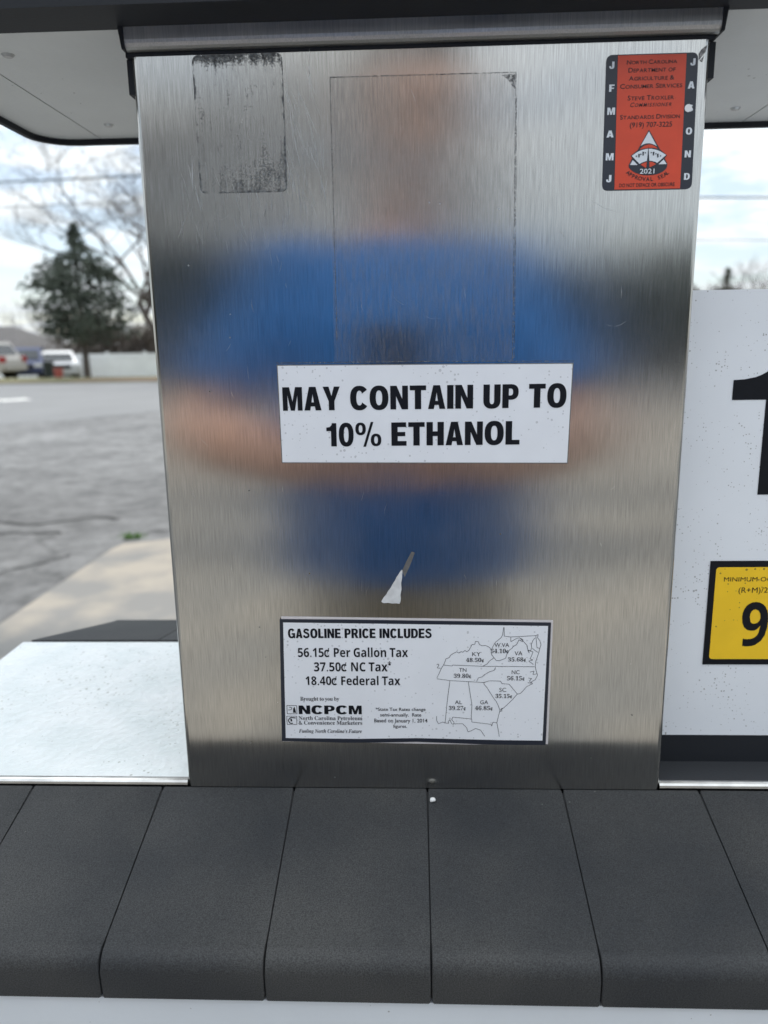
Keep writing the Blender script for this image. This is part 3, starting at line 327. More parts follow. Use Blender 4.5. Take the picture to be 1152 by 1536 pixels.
MAP_LINES=[[[18.7,85.9],[19.8,88.7],[20.2,90.4],[22.6,91.2],[23.3,92.9],[25.7,94.5],[27.6,95.4],[28.8,94.5],[30.7,95.6],[31.5,95.0],[33.0,96.4],[34.2,95.4],[35.7,96.6],[36.9,99.1],[37.6,100.5],[39.5,100.7],[39.9,102.8],[41.8,102.6],[42.6,100.5],[44.6,99.7],[46.5,99.9],[48.0,99.3],[49.6,98.3],[50.4,96.6]],[[18.7,85.9],[24.5,85.2],[24.7,85.9],[44.8,85.0],[79.6,84.7]],[[44.8,85.0],[47.8,86.6],[49.4,88.7],[52.4,91.2]],[[50.4,96.6],[50.8,93.3],[52.4,91.2],[54.0,89.1],[56.3,89.1],[60.2,90.8],[60.9,93.7],[62.5,96.6],[64.3,97.9],[65.0,99.1],[67.3,100.7],[68.7,104.0],[71.1,102.6],[71.4,104.0],[69.1,105.3],[67.2,104.9],[63.4,102.6],[63.3,105.9]],[[50.4,96.6],[51.9,99.9],[53.4,102.4],[56.8,105.3],[57.9,107.7],[58.4,112.6],[58.8,112.6],[58.9,106.5],[63.3,105.9],[79.8,106.9]],[[69.1,105.4],[71.4,103.2],[74.2,99.9],[74.7,97.0],[76.6,95.8]],[[79.4,105.3],[78.0,103.6],[76.9,100.3],[77.3,98.7],[76.6,95.8],[78.2,95.4],[77.5,92.9],[76.4,90.4],[78.3,89.6],[75.6,88.7],[78.8,86.4]],[[76.6,95.8],[74.7,96.6],[75.9,94.5],[74.7,96.2]],[[79.8,106.9],[81.3,107.7],[81.0,105.3],[82.6,103.2],[83.4,100.3],[82.7,97.9],[80.8,98.3],[79.8,106.9]],[[82.7,97.9],[82.0,94.5],[80.3,88.7],[80.0,85.0]],[[77.7,97.9],[79.7,96.2],[81.6,95.0]],[[80.0,85.0],[80.6,82.1],[81.7,78.7],[80.3,75.4],[77.6,73.7],[78.5,72.4],[74.6,70.3],[72.3,67.3],[70.4,65.2],[68.5,64.9]],[[76.6,80.8],[79.3,81.6],[78.6,79.1],[81.3,79.6]],[[75.6,76.6],[77.9,76.2],[76.4,74.5],[77.6,72.8],[75.3,73.2]],[[45.7,73.2],[49.6,74.5],[57.0,74.3],[58.2,72.4],[62.8,72.1],[68.5,64.9]],[[41.0,74.0],[42.1,76.6],[44.8,77.4],[46.4,79.1],[49.9,81.2],[52.6,82.0],[53.5,84.1]],[[14.2,75.9],[23.0,74.6],[46.5,73.2]],[[18.7,85.9],[17.1,83.3],[15.6,79.5],[14.2,76.5]],[[14.0,86.2],[15.2,86.6],[15.6,85.8],[14.4,83.8],[16.7,83.5]],[[45.7,73.2],[46.1,71.9],[48.1,69.4],[52.1,62.6],[54.5,59.2],[55.7,56.6],[57.1,52.8]],[[68.5,64.9],[65.4,60.9],[62.3,57.5],[59.3,54.5],[57.1,52.8]],[[59.3,54.5],[57.7,54.1],[58.5,52.4],[56.6,51.9]],[[57.1,52.8],[56.2,49.3],[55.1,43.7],[56.9,33.3]],[[38.1,44.1],[51.2,42.4],[51.6,41.1],[52.4,44.1],[55.1,43.5]],[[35.4,73.6],[38.0,56.6],[37.6,48.0],[38.1,44.1]],[[23.0,74.6],[21.1,58.2],[19.8,43.3]],[[25.1,47.7],[37.6,46.4]],[[14.0,48.5],[14.0,45.3],[15.2,42.7],[18.3,44.0],[19.8,43.3],[22.3,43.1],[21.9,44.4],[23.1,45.8],[24.3,42.7],[25.5,42.3],[25.9,44.0],[24.3,45.8],[25.1,47.7]],[[25.5,42.7],[31.8,42.8],[34.6,39.7],[35.4,36.7],[37.8,37.6],[40.6,39.3],[44.1,38.0],[47.0,33.4]]]
LOGO_BOXES=[[-88.7,49.8,-81.9,56.0],[-89.1,41.8,-82.3,48.0]]
EMBLEM={"tri_dark":[[136.0,415.5],[130.2,404.7],[126.4,401.7],[127.3,400.5],[125.4,396.6],[125.7,395.5],[126.6,394.4],[128.0,393.3],[129.8,392.4],[132.0,391.7],[134.3,391.2],[136.8,391.0],[139.3,391.1],[141.6,391.4],[143.7,392.0],[145.4,392.9],[146.7,393.9],[147.4,395.0],[147.7,396.9],[145.9,400.0],[147.1,401.6],[143.1,404.6]],"tri_white":[[136.0,414.5],[141.0,406.5],[140.1,407.1],[139.1,407.5],[138.2,407.8],[137.3,408.1],[136.3,408.2],[135.4,408.2],[134.5,408.1],[133.6,407.8],[132.7,407.5],[131.8,407.0]],"lens_red":[[131.5,405.3],[132.5,406.1],[133.4,406.7],[134.4,407.2],[135.4,407.4],[136.4,407.6],[137.4,407.5],[138.4,407.3],[139.4,406.8],[140.4,406.3],[141.4,405.5],[141.4,405.3],[140.4,405.4],[139.5,405.6],[138.5,405.7],[137.5,405.7],[136.5,405.7],[135.5,405.6],[134.5,405.5],[133.5,405.4],[132.5,405.2],[131.6,404.9]],"fan_white":[[126.9,401.6],[128.3,402.6],[129.6,403.4],[131.0,404.1],[132.4,404.6],[133.7,404.9],[135.1,405.2],[136.5,405.2],[137.9,405.2],[139.3,404.9],[140.7,404.6],[142.1,404.1],[143.6,403.4],[145.0,402.6],[146.5,401.7],[141.7,397.5],[140.7,398.0],[139.8,398.3],[138.8,398.6],[137.9,398.7],[136.9,398.8],[135.9,398.7],[134.8,398.5],[133.8,398.2],[132.7,397.8],[131.6,397.2]],"fan_red":[[132.2,396.8],[133.2,397.3],[134.1,397.7],[135.1,398.0],[136.0,398.2],[136.9,398.3],[137.8,398.2],[138.6,398.1],[139.5,397.8],[140.3,397.4],[141.0,396.9],[137.4,395.1],[135.1,395.1]],"side_l":[[126.2,396.8],[127.7,399.4],[130.6,396.7]],"side_r":[[142.5,396.8],[145.3,399.3],[147.2,396.8]],"needle":[[136.2,406.9],[135.5,394.5],[137.5,394.4]],"tick0":[[129.2,401.7],[129.9,401.7],[129.9,401.0],[129.2,401.0]],"tick1":[[130.6,402.6],[131.5,402.6],[131.4,400.7],[130.7,400.7]],"tick2":[[131.7,402.7],[132.3,402.7],[132.4,402.1],[131.7,402.1]],"tick3":[[132.9,403.7],[133.8,403.6],[133.7,401.7],[133.0,401.7]],"tick4":[[134.2,403.4],[134.9,403.4],[134.9,402.8],[134.3,402.8]],"tick5":[[137.6,403.4],[138.3,403.4],[138.3,402.8],[137.6,402.8]],"tick6":[[138.8,403.5],[139.7,403.5],[139.6,401.6],[138.9,401.6]],"tick7":[[140.3,402.7],[140.9,402.7],[141.0,402.1],[140.3,402.1]],"tick8":[[141.3,402.5],[142.2,402.4],[142.2,400.5],[141.4,400.5]],"tick9":[[142.9,401.5],[143.6,401.5],[143.6,400.9],[143.0,400.9]],"seal_arc":[[126.2,393.6],[127.5,392.6],[129.0,391.8],[130.8,391.1],[132.7,390.6],[134.8,390.2],[136.9,390.1],[139.0,390.1],[141.0,390.4],[142.9,390.8],[144.5,391.4],[146.0,392.2],[147.1,393.1]]}
MM = 0.001

def sup(cx, cy, rx, ry, a0, a1, k=16, n=2.35):
    o = []
    for i in range(k + 1):
        a = R(a0 + (a1 - a0) * i / k)
        c, s = math.cos(a), math.sin(a)
        o.append((cx + rx * math.copysign(abs(c) ** (2 / n), c), cy + ry * math.copysign(abs(s) ** (2 / n), s)))
    return o

def heavy_font():
    """Heavy narrow grotesque capitals drawn as outlines, cap height 1: char -> (advance, contours)."""
    s, t = .262, .2
    f = {}
    f['I'] = (s, [[(0, 0), (s, 0), (s, 1), (0, 1)]])
    f['L'] = (.58, [[(0, 0), (.58, 0), (.58, t), (s, t), (s, 1), (0, 1)]])
    f['E'] = (.63, [[(0, 0), (.63, 0), (.63, t), (s, t), (s, .41), (.58, .41), (.58, .59), (s, .59), (s, 1 - t), (.62, 1 - t), (.62, 1), (0, 1)]])
    f['F'] = (.58, [[(0, 0), (s, 0), (s, .39), (.53, .39), (.53, .57), (s, .57), (s, 1 - t), (.58, 1 - t), (.58, 1), (0, 1)]])
    f['H'] = (.72, [[(0, 0), (s, 0), (s, .4), (.72 - s, .4), (.72 - s, 0), (.72, 0), (.72, 1), (.72 - s, 1), (.72 - s, .6), (s, .6), (s, 1), (0, 1)]])
    f['T'] = (.68, [[(.34 - s / 2, 0), (.34 + s / 2, 0), (.34 + s / 2, 1 - t), (.68, 1 - t), (.68, 1), (0, 1), (0, 1 - t), (.34 - s / 2, 1 - t)]])
    f['N'] = (.74, [[(0, 0), (.24, 0), (.24, .56), (.475, 0), (.74, 0), (.74, 1), (.50, 1), (.50, .44), (.265, 1), (0, 1)]])
    f['M'] = (.92, [[(0, 0), (.225, 0), (.225, .66), (.365, 0), (.555, 0), (.695, .66), (.695, 0), (.92, 0), (.92, 1), (.60, 1), (.46, .38), (.32, 1), (0, 1)]])
    f['A'] = (.80, [[(0, 0), (.27, 0), (.308, .17), (.492, .17), (.53, 0), (.80, 0), (.555, 1), (.245, 1)], [(.342, .34), (.458, .34), (.40, .70)]])
    f['Y'] = (.78, [[(.26, 0), (.52, 0), (.52, .38), (.78, 1), (.51, 1), (.39, .6), (.27, 1), (0, 1), (.26, .38)]])
    f['U'] = (.71, [[(0, 1), (0, .34)] + sup(.355, .34, .355, .36, 180, 360, 14) + [(.71, 1), (.71 - s, 1), (.71 - s, .32)] + sup(.355, .32, .355 - s, .15, 360, 180, 10) + [(s, 1)]])
    f['O'] = (.79, [sup(.395, .5, .395, .52, 0, 350, 27), sup(.395, .5, .135, .315, 0, 345, 23)])
    f['0'] = (.62, [sup(.31, .5, .31, .515, 0, 350, 27), sup(.31, .5, .1, .33, 0, 345, 23)])
    f['C'] = (.74, [sup(.39, .5, .39, .52, 38, 322, 24) + [(.49, .32)] + sup(.39, .5, .13, .315, 320, 40, 18) + [(.49, .68)]])
    g = sup(.39, .5, .39, .52, 38, 290, 22)
    f['G'] = (.78, [g + [(.62, .07), (.66, 0), (.78, 0), (.78, .53), (.41, .53), (.41, .36), (.56, .36), (.53, .26)] + sup(.39, .5, .155, .33, 300, 40, 16) + [(.49, .66)]])
    f['P'] = (.67, [[(0, 0), (s, 0), (s, .35), (.35, .35)] + sup(.35, .675, .32, .325, -85, 85, 12) + [(.35, 1), (0, 1)], [(s, .53), (.34, .53)] + sup(.34, .675, .1, .145, -80, 80, 8) + [(.34, .82), (s, .82)]])
    f['R'] = (.75, [[(0, 0), (s, 0), (s, .38), (.31, .38), (.48, 0), (.75, 0), (.57, .4)] + sup(.38, .7, .32, .3, -45, 85, 10) + [(.38, 1), (0, 1)], [(s, .55), (.35, .55)] + sup(.35, .69, .11, .135, -80, 80, 8) + [(.35, .825), (s, .825)]])
    f['D'] = (.74, [[(0, 0), (.33, 0)] + sup(.33, .5, .41, .5, -88, 88, 16) + [(.33, 1), (0, 1)], [(s, .19), (.32, .19)] + sup(.32, .5, .18, .31, -85, 85, 12) + [(.32, .81), (s, .81)]])
    f['J'] = (.57, [[(.57 - s, 1), (.57 - s, .3)] + sup(.275, .3, .06, .13, 0, -180, 8) + [(.215, .38), (0, .36), (0, .3)] + sup(.285, .3, .285, .32, 180, 360, 14) + [(.57, 1)]])
    sp = [(.6, .78), (.5, .885), (.355, .915), (.2, .87), (.125, .74), (.19, .625), (.34, .555), (.52, .48), (.6, .32), (.56, .17), (.4, .09), (.25, .09), (.12, .16), (.07, .3)]
    L_, R_ = [], []
    for i, p in enumerate(sp):
        a, b = sp[max(i - 1, 0)], sp[min(i + 1, len(sp) - 1)]
        dx, dy = b[0] - a[0], b[1] - a[1]
        q = math.hypot(dx, dy)
        w = .105
        L_.append((p[0] - dy / q * w, p[1] + dx / q * w)); R_.append((p[0] + dy / q * w, p[1] - dx / q * w))
    f['S'] = (.7, [L_ + R_[::-1]])
    f['1'] = (.44, [[(.19, 0), (.42, 0), (.42, 1.0), (.24, 1.0), (.215, .91), (.14, .835), (0, .81), (0, .66), (.19, .66)]])
    f['%'] = (1.08, [sup(.22, .74, .22, .27, 0, 345, 23), sup(.22, .74, .08, .16, 0, 340, 17), sup(.86, .26, .22, .27, 0, 345, 23), sup(.86, .26, .08, .16, 0, 340, 17), [(.32, -.03), (.43, -.03), (.76, 1.03), (.65, 1.03)]])
    f[' '] = (.27, [])
    for ch, k in (('M', .9), ('A', .9), ('Y', .92)):
        a, cs = f[ch]; f[ch] = (a * k, [[(x * k, y) for x, y in c] for c in cs])
    return f

HEAVY = heavy_font()

def glyph_lookup(font, ch):
    if font == 'H': return HEAVY[ch]
    if ch == ' ': return (0.16, [])
    if ch == '¢':
        adv, cs = glyph_lookup(font, 'c' if font == 'S' else 'e')
        if font == 'B':       # a c with a slash through it
            o = sup(.19, .19, .19, .2, 42, 318, 18) + sup(.19, .19, .1, .12, 318, 42, 14)
            return (.4, [o, [(.1, -.12), (.15, -.12), (.33, .48), (.28, .48)]])
        return (adv, cs + [[(.11, -.08), (.14, -.08), (.21, .36), (.18, .36)]])
    if ch == '*':
        cs = []
        for k in range(5):
            a = R(90 + 72 * k); c, s_ = math.cos(a), math.sin(a)
            cs.append([(.12 + c * r - s_ * w, .43 + s_ * r + c * w) for r, w in ((.004, -.006), (.11, -.032), (.11, .032), (.004, .006))])
        return (.26, cs)
    if ch == '&' and 'S' in font:
        return (.45, [sup(.16, .34, .1, .11, 0, 345, 15, 2), sup(.16, .34, .045, .06, 0, 340, 11, 2), sup(.16, .11, .15, .12, 0, 345, 17, 2), sup(.15, .11, .07, .07, 0, 340, 11, 2),
                      [(.2, .2), (.36, 0), (.44, 0), (.24, .26)], [(.3, .08), (.34, .05), (.4, .2), (.35, .2)]])
    a, s_ = GLYPHS[font][ch]
    out = []
    for c in s_.split(';'):
        q = [int(t) for t in c.split()]
        out.append([(q[i] / 1000, q[i + 1] / 1000) for i in range(0, len(q), 2)])
    return (a / 1000, out)

def fill_contours(contours):
    """Triangulated flat mesh data of filled outlines (holes by overlap), in 2-D."""
    cu = bpy.data.curves.new('tmp', 'CURVE')
    cu.dimensions = '2D'; cu.fill_mode = 'BOTH'
    for c in contours:
        sp = cu.splines.new('POLY')
        sp.points.add(len(c) - 1)
        for p, (x, y) in zip(sp.points, c): p.co = (x, y, 0, 1)
        sp.use_cyclic_u = True
    return curve_to_data(cu)

def curve_to_data(cu):
    o = bpy.data.objects.new('tmp', cu)
    COL.objects.link(o)
    dg = bpy.context.evaluated_depsgraph_get()
    me = bpy.data.meshes.new_from_object(o.evaluated_get(dg))
    vs = [tuple(v.co) for v in me.vertices]
    fs = [tuple(p.vertices) for p in me.polygons]
    bpy.data.objects.remove(o); bpy.data.curves.remove(cu); bpy.data.meshes.remove(me)
    return vs, fs

def plain_text(s, offset=0.0, shear=0.0):
    """Blender's built-in humanist sans."""
    cu = bpy.data.curves.new('tmp', 'FONT')
    cu.body = s; cu.size = 1.0; cu.offset = offset; cu.shear = shear
    cu.resolution_u = 3
    return curve_to_data(cu)

def set_line(s, font):
    """Flat (verts, faces) of a line of text in arbitrary units."""
    if font in 'FKR':
        if font == 'K':                       # small capitals
            vs, fs, x = [], [], 0.0
            for w in s.split(' '):
                for i, ch in enumerate(w):
                    k = 1.0 if (i == 0 and w != 'OF') else 0.8
                    v, f = plain_text(ch, 0.009, 0.25 if s == 'COMMISSIONER' else 0)
                    o = len(vs)
                    x0 = min(p[0] for p in v)
                    vs += [((p[0] - x0) * k + x, p[1] * k, 0) for p in v]
                    fs += [tuple(q + o for q in t) for t in f]
                    x += (max(p[0] for p in v) - x0) * k + 0.075
                x += 0.24
            return vs, fs
        return plain_text(s, {'F': 0.010, 'R': 0.0}[font])
    x, cs = 0.0, []
    gap = {'H': 0.078, 'B': 0.0, 'S': 0.0, 'I': 0.0}[font]
    for ch in s:
        a, c = glyph_lookup(font, ch)
        cs += [[(px + x, py) for px, py in k] for k in c]
        x += a + gap
    return fill_contours(cs)

def place_line(bm, s, font, x0, x1, z0, z1, y, mi=0, caps=None):
    """Add a line of text to bm so that it spans x0..x1 and its capitals z0..z1 (metres), facing -y."""
    vs, fs = set_line(s, font)
    if not vs: return
    ax, bx = min(v[0] for v in vs), max(v[0] for v in vs)
    base = 0.0
    cap = 1.0 if font == 'H' else None if font in 'FKR' else max(p[1] for c in glyph_lookup(font, 'N')[1] for p in c)
    if cap is None:
        cap = max(v[1] for v in vs)
        if '(' in s or ',' in s or 'g' in s: cap = cap * 0.97
    sx, sz = (x1 - x0) / (bx - ax), (z1 - z0) / cap
    nv = [bm.verts.new((x0 + (v[0] - ax) * sx, y, z0 + (v[1] - base) * sz)) for v in vs]
    for t in fs:
        try:
            f = bm.faces.new([nv[i] for i in t]); f.material_index = mi
            f.normal_update()
            if f.normal.y > 0: f.normal_flip()
        except ValueError: pass

def flat_mesh(name, bm, m, parent):
    me = bpy.data.meshes.new(name)
    bm.to_mesh(me); bm.free()
    return link(name, me, m, parent)

def poly_face(bm, pts, y, mi=0):
    vs, fs = fill_contours([pts])
    nv = [bm.verts.new((v[0], y, v[1])) for v in vs]
    for t in fs:
        f = bm.faces.new([nv[i] for i in t]); f.material_index = mi
        f.normal_update()
        if f.normal.y > 0: f.normal_flip()

def strip(bm, pts, w, y, mi=0):
    """Thin printed line along a polyline, facing -y."""
    for (ax, az), (bx, bz) in zip(pts, pts[1:]):
        d = Vector((bx - ax, bz - az)); q = d.length
        if q < 1e-7: continue
        n = Vector((-d.y, d.x)) / q * w / 2
        v = [bm.verts.new((ax + n.x, y, az + n.y)), bm.verts.new((ax - n.x, y, az - n.y)), bm.verts.new((bx - n.x, y, bz - n.y)), bm.verts.new((bx + n.x, y, bz + n.y))]
        f = bm.faces.new(v); f.material_index = mi
        f.normal_update()
        if f.normal.y > 0: f.normal_flip()

# ------------------------------------------------------------------ materials of the pump
def steel_material(name, base=(0.565, 0.55, 0.52), dull=(0.405, 0.395, 0.37), rough=0.15, aniso=0.72, grain=1.0):
    """Stainless steel brushed along z: reflections smear sideways, fine vertical streaks."""
    m, n, l, p = nmat(name)
    tc = n.new('ShaderNodeTexCoord')
    def streak(sx, sz, detail):
        mp = n.new('ShaderNodeMapping')
        mp.inputs['Scale'].default_value = (sx, sx, sz)
        l.new(tc.outputs['Object'], mp.inputs['Vector'])
        z = n.new('ShaderNodeTexNoise'); z.inputs['Scale'].default_value = 1.0
        z.inputs['Detail'].default_value = detail; z.inputs['Roughness'].default_value = 0.6
        l.new(mp.outputs[0], z.inputs['Vector'])
        return z.outputs['Fac']
    a = streak(2700 * grain, 60, 1.0)
    b = streak(1100 * grain, 20, 2.0)
    c = streak(14, 9, 3.0)
    ab = n.new('ShaderNodeMath'); ab.operation = 'MULTIPLY_ADD'; ab.inputs[1].default_value = 0.7
    b2 = n.new('ShaderNodeMath'); b2.operation = 'MULTIPLY'; b2.inputs[1].default_value = 0.3
    l.new(b, b2.inputs[0]); l.new(a, ab.inputs[0]); l.new(b2.outputs[0], ab.inputs[2])
    rp = n.new('ShaderNodeValToRGB')
    rp.color_ramp.elements[0].position = 0.33; rp.color_ramp.elements[0].color = (*dull, 1)
    rp.color_ramp.elements[1].position = 0.62; rp.color_ramp.elements[1].color = (*base, 1)
    l.new(ab.outputs[0], rp.inputs['Fac'])
    l.new(rp.outputs['Color'], p.inputs['Base Color'])
    rr = n.new('ShaderNodeMapRange')
    rr.inputs['From Min'].default_value = 0.3; rr.inputs['From Max'].default_value = 0.7
    rr.inputs['To Min'].default_value = rough * 0.85; rr.inputs['To Max'].default_value = rough * 1.25
    l.new(c, rr.inputs['Value']); l.new(rr.outputs[0], p.inputs['Roughness'])
    p.inputs['Metallic'].default_value = 1.0
    p.inputs['Anisotropic'].default_value = aniso
    tg = n.new('ShaderNodeTangent'); tg.direction_type = 'UV_MAP'
    l.new(tg.outputs[0], p.inputs['Tangent'])
    bp = n.new('ShaderNodeBump'); bp.inputs['Strength'].default_value = 0.03; bp.inputs['Distance'].default_value = 0.0002
    l.new(ab.outputs[0], bp.inputs['Height']); l.new(bp.outputs[0], p.inputs['Normal'])
    return m

def add_uv(me):
    """Planar uv with u across x (y on the sides), v along z: gives the brushing its direction."""
    uv = me.uv_layers.new(name='UVMap')
    for poly in me.polygons:
        for li in poly.loop_indices:
            v = me.vertices[me.loops[li].vertex_index].co
            uv.data[li].uv = ((v.x + v.y * 0.7), v.z)

M_steel = steel_material('brushed_steel')
M_lip = steel_material('dull_steel', (0.56, 0.55, 0.53), (0.40, 0.40, 0.39), 0.5, 0.4)
M_trim = mat('polished_trim', (0.62, 0.61, 0.59), 0.22, 1.0, var=0.25, vscale=60)
def grainy(*a, **k):
    """mat() plus a fine pale grain, like moulded rubber seen close."""
    m = mat(*a, **k)
    n, l = m.node_tree.nodes, m.node_tree.links
    p = n['Principled BSDF']
    src = p.inputs['Base Color'].links[0].from_socket
    tc = n.new('ShaderNodeTexCoord')
    z = n.new('ShaderNodeTexNoise'); z.inputs['Scale'].default_value = 1500; z.inputs['Detail'].default_value = 1
    l.new(tc.outputs['Object'], z.inputs['Vector'])
    r = n.new('ShaderNodeMapRange'); r.inputs['From Min'].default_value = .3; r.inputs['From Max'].default_value = .7
    r.inputs['To Min'].default_value = .55; r.inputs['To Max'].default_value = 1.45
    l.new(z.outputs['Fac'], r.inputs['Value'])
    x = n.new('ShaderNodeMix'); x.data_type = 'RGBA'; x.blend_type = 'MULTIPLY'; x.inputs['Factor'].default_value = 1
    l.new(src, x.inputs['A']); l.new(r.outputs[0], x.inputs['B']); l.new(x.outputs['Result'], p.inputs['Base Color'])
    return m

M_black_rubber = mat('black_rubber', (0.014, 0.016, 0.020), 0.6, bump=0.15, bscale=500, spec=0.3)
M_tile = grainy('charcoal_rubber_tile', (0.052, 0.052, 0.051), 0.6, bump=0.5, bscale=620, col2=(0.026, 0.028, 0.031), vscale=7, detail=12, rp0=.36, rp1=.64, spec=.32, specks=(0.13, 0.13, 0.12), speck_scale=210, speck_amt=0.06)
M_soffit = mat('soffit_paint', (0.68, 0.69, 0.68), 0.4, var=0.06, vscale=12, bump=0.25, bscale=240, specks=(0.2, 0.19, 0.17), speck_scale=170, speck_amt=0.15)
M_housing = mat('housing_paint', (0.60, 0.60, 0.59), 0.4, var=0.06, vscale=8, bump=0.1, bscale=200)
M_shelf = mat('white_shelf_paint', (0.86, 0.88, 0.87), 0.24, col2=(0.77, 0.81, 0.80), vscale=26, bump=0.6, bscale=130, specks=(0.42, 0.42, 0.38), speck_scale=260, speck_amt=0.36, detail=8)
M_panel_white = mat('white_panel_face', (0.79, 0.81, 0.84), 0.34, var=0.03, vscale=20, specks=(0.27, 0.26, 0.25), speck_scale=560, speck_amt=0.35)
M_label_white = mat('white_vinyl', (0.80, 0.81, 0.84), 0.4, var=0.04, vscale=40, specks=(0.50, 0.50, 0.52), speck_scale=430, speck_amt=0.39)
M_ink = mat('black_ink', (0.006, 0.007, 0.011), 0.5, var=0.2, vscale=300, spec=0.2)
M_thin_ink = mat('thin_grey_ink', (0.05, 0.05, 0.06), 0.5)
M_navy = mat('dark_navy_vinyl', (0.016, 0.020, 0.032), 0.32, specks=(0.1, 0.1, 0.1), speck_scale=600, speck_amt=0.02)
M_red = mat('orange_red_vinyl', (0.70, 0.065, 0.020), 0.36, var=0.1, vscale=60, specks=(0.25, 0.03, 0.015), speck_scale=600, speck_amt=0.2)
M_dark_red = mat('brown_black_ink', (0.022, 0.006, 0.006), 0.45)
M_decal_white = mat('white_print', (0.72, 0.76, 0.80), 0.4)
M_yellow = mat('yellow_vinyl', (0.92, 0.57, 0.010), 0.36, var=0.06, vscale=50, specks=(0.16, 0.11, 0.02), speck_scale=340, speck_amt=0.31)
M_cabinet = mat('white_cabinet_paint', (0.72, 0.75, 0.78), 0.4, var=0.05, vscale=14, specks=(0.25, 0.24, 0.22), speck_scale=300, speck_amt=0.2, bump=0.1, bscale=200)
M_paper = mat('torn_paper', (0.70, 0.70, 0.70), 0.55, var=0.18, vscale=220, bump=0.3, bscale=500)
M_glue = mat('grey_glue_smear', (0.16, 0.155, 0.15), 0.55, var=0.3, vscale=200)
M_screw = mat('screw_zinc', (0.5, 0.5, 0.5), 0.4, 1.0)

def masked_material(name, cols, build, rough=0.6):
    """Dirt with gaps: opaque grime where the mask is 1, clear elsewhere."""
    m, n, l, p = nmat(name)
    out = n['Material Output']
    tr = n.new('ShaderNodeBsdfTransparent')
    mx = n.new('ShaderNodeMixShader')
    tc = n.new('ShaderNodeTexCoord')
    p.inputs['Roughness'].default_value = rough
    cz = n.new('ShaderNodeTexNoise'); cz.inputs['Scale'].default_value = 500
    l.new(tc.outputs['Object'], cz.inputs['Vector'])
    rp = n.new('ShaderNodeValToRGB')
    rp.color_ramp.elements[0].position = .4; rp.color_ramp.elements[0].color = (*cols[0], 1)
    rp.color_ramp.elements[1].position = .6; rp.color_ramp.elements[1].color = (*cols[1], 1)
    l.new(cz.outputs['Fac'], rp.inputs['Fac']); l.new(rp.outputs['Color'], p.inputs['Base Color'])
    fac = build(n, l, tc)
    l.new(fac, mx.inputs['Fac'])
    l.new(tr.outputs[0], mx.inputs[1]); l.new(p.outputs[0], mx.inputs[2])
    l.new(mx.outputs[0], out.inputs['Surface'])
    return m

def mnode(n, l, op, a, b=None, c=None):
    q = n.new('ShaderNodeMath'); q.operation = op
    for i, v in enumerate((a, b, c)):
        if v is None: continue
        if isinstance(v, (int, float)): q.inputs[i].default_value = v
        else: l.new(v, q.inputs[i])
    return q.outputs[0]

def residue_mask(n, l, tc):
    """Old glue: heavy along the top edge and lower right, thin lines at the rim, vertical smears between. Local coords: x -26..26 mm, z -37..37 mm."""
    sep = n.new('ShaderNodeSeparateXYZ'); l.new(tc.outputs['Object'], sep.inputs[0])
    X, Z = sep.outputs['X'], sep.outputs['Z']
    def nz(sx, sz, det=5):
        mp = n.new('ShaderNodeMapping'); mp.inputs['Scale'].default_value = (sx, sx, sz)
        l.new(tc.outputs['Object'], mp.inputs['Vector'])
        z = n.new('ShaderNodeTexNoise'); z.inputs['Scale'].default_value = 1; z.inputs['Detail'].default_value = det
        l.new(mp.outputs[0], z.inputs['Vector']); return z.outputs['Fac']
    fine, smear, coarse = nz(900, 900), nz(420, 40), nz(130, 130, 4)
    ex = mnode(n, l, 'SUBTRACT', 0.0258, mnode(n, l, 'ABSOLUTE', X))
    ez = mnode(n, l, 'SUBTRACT', 0.0368, mnode(n, l, 'ABSOLUTE', Z))
    ed = mnode(n, l, 'MINIMUM', ex, ez)
    rim = mnode(n, l, 'MAXIMUM', mnode(n, l, 'SUBTRACT', 1.0, mnode(n, l, 'MULTIPLY', ed, 900)), 0.0)          # within ~1 mm of the edge
    top = mnode(n, l, 'MAXIMUM', mnode(n, l, 'MULTIPLY', mnode(n, l, 'SUBTRACT', Z, 0.0295), 150), 0.0)
    low = mnode(n, l, 'MAXIMUM', mnode(n, l, 'MULTIPLY', mnode(n, l, 'ADD', mnode(n, l, 'MULTIPLY', X, 0.35), mnode(n, l, 'SUBTRACT', -0.016, Z)), 28), 0.0)
    low = mnode(n, l, 'MINIMUM', low, 0.42)
    top = mnode(n, l, 'MINIMUM', top, 0.8)
    s1 = mnode(n, l, 'MULTIPLY', mnode(n, l, 'SUBTRACT', smear, 0.5), 0.8)
    v = mnode(n, l, 'ADD', mnode(n, l, 'ADD', mnode(n, l, 'MULTIPLY', rim, mnode(n, l, 'MULTIPLY', mnode(n, l, 'SUBTRACT', coarse, 0.38), 2.4)), mnode(n, l, 'MULTIPLY', top, 0.56)), mnode(n, l, 'MULTIPLY', low, 0.58))
    v = mnode(n, l, 'ADD', v, mnode(n, l, 'ADD', s1, mnode(n, l, 'MULTIPLY', mnode(n, l, 'SUBTRACT', coarse, 0.5), 0.6)))
    v = mnode(n, l, 'ADD', v, mnode(n, l, 'MULTIPLY', mnode(n, l, 'SUBTRACT', fine, 0.5), 1.1))
    r = n.new('ShaderNodeMapRange'); l.new(v, r.inputs['Value'])
    r.inputs['From Min'].default_value = 0.15; r.inputs['From Max'].default_value = 0.46
    r.inputs['To Min'].default_value = 0.03; r.inputs['To Max'].default_value = 0.82
    return r.outputs[0]

M_residue = masked_material('old_glue', ((0.05, 0.052, 0.055), (0.20, 0.21, 0.21)), residue_mask)

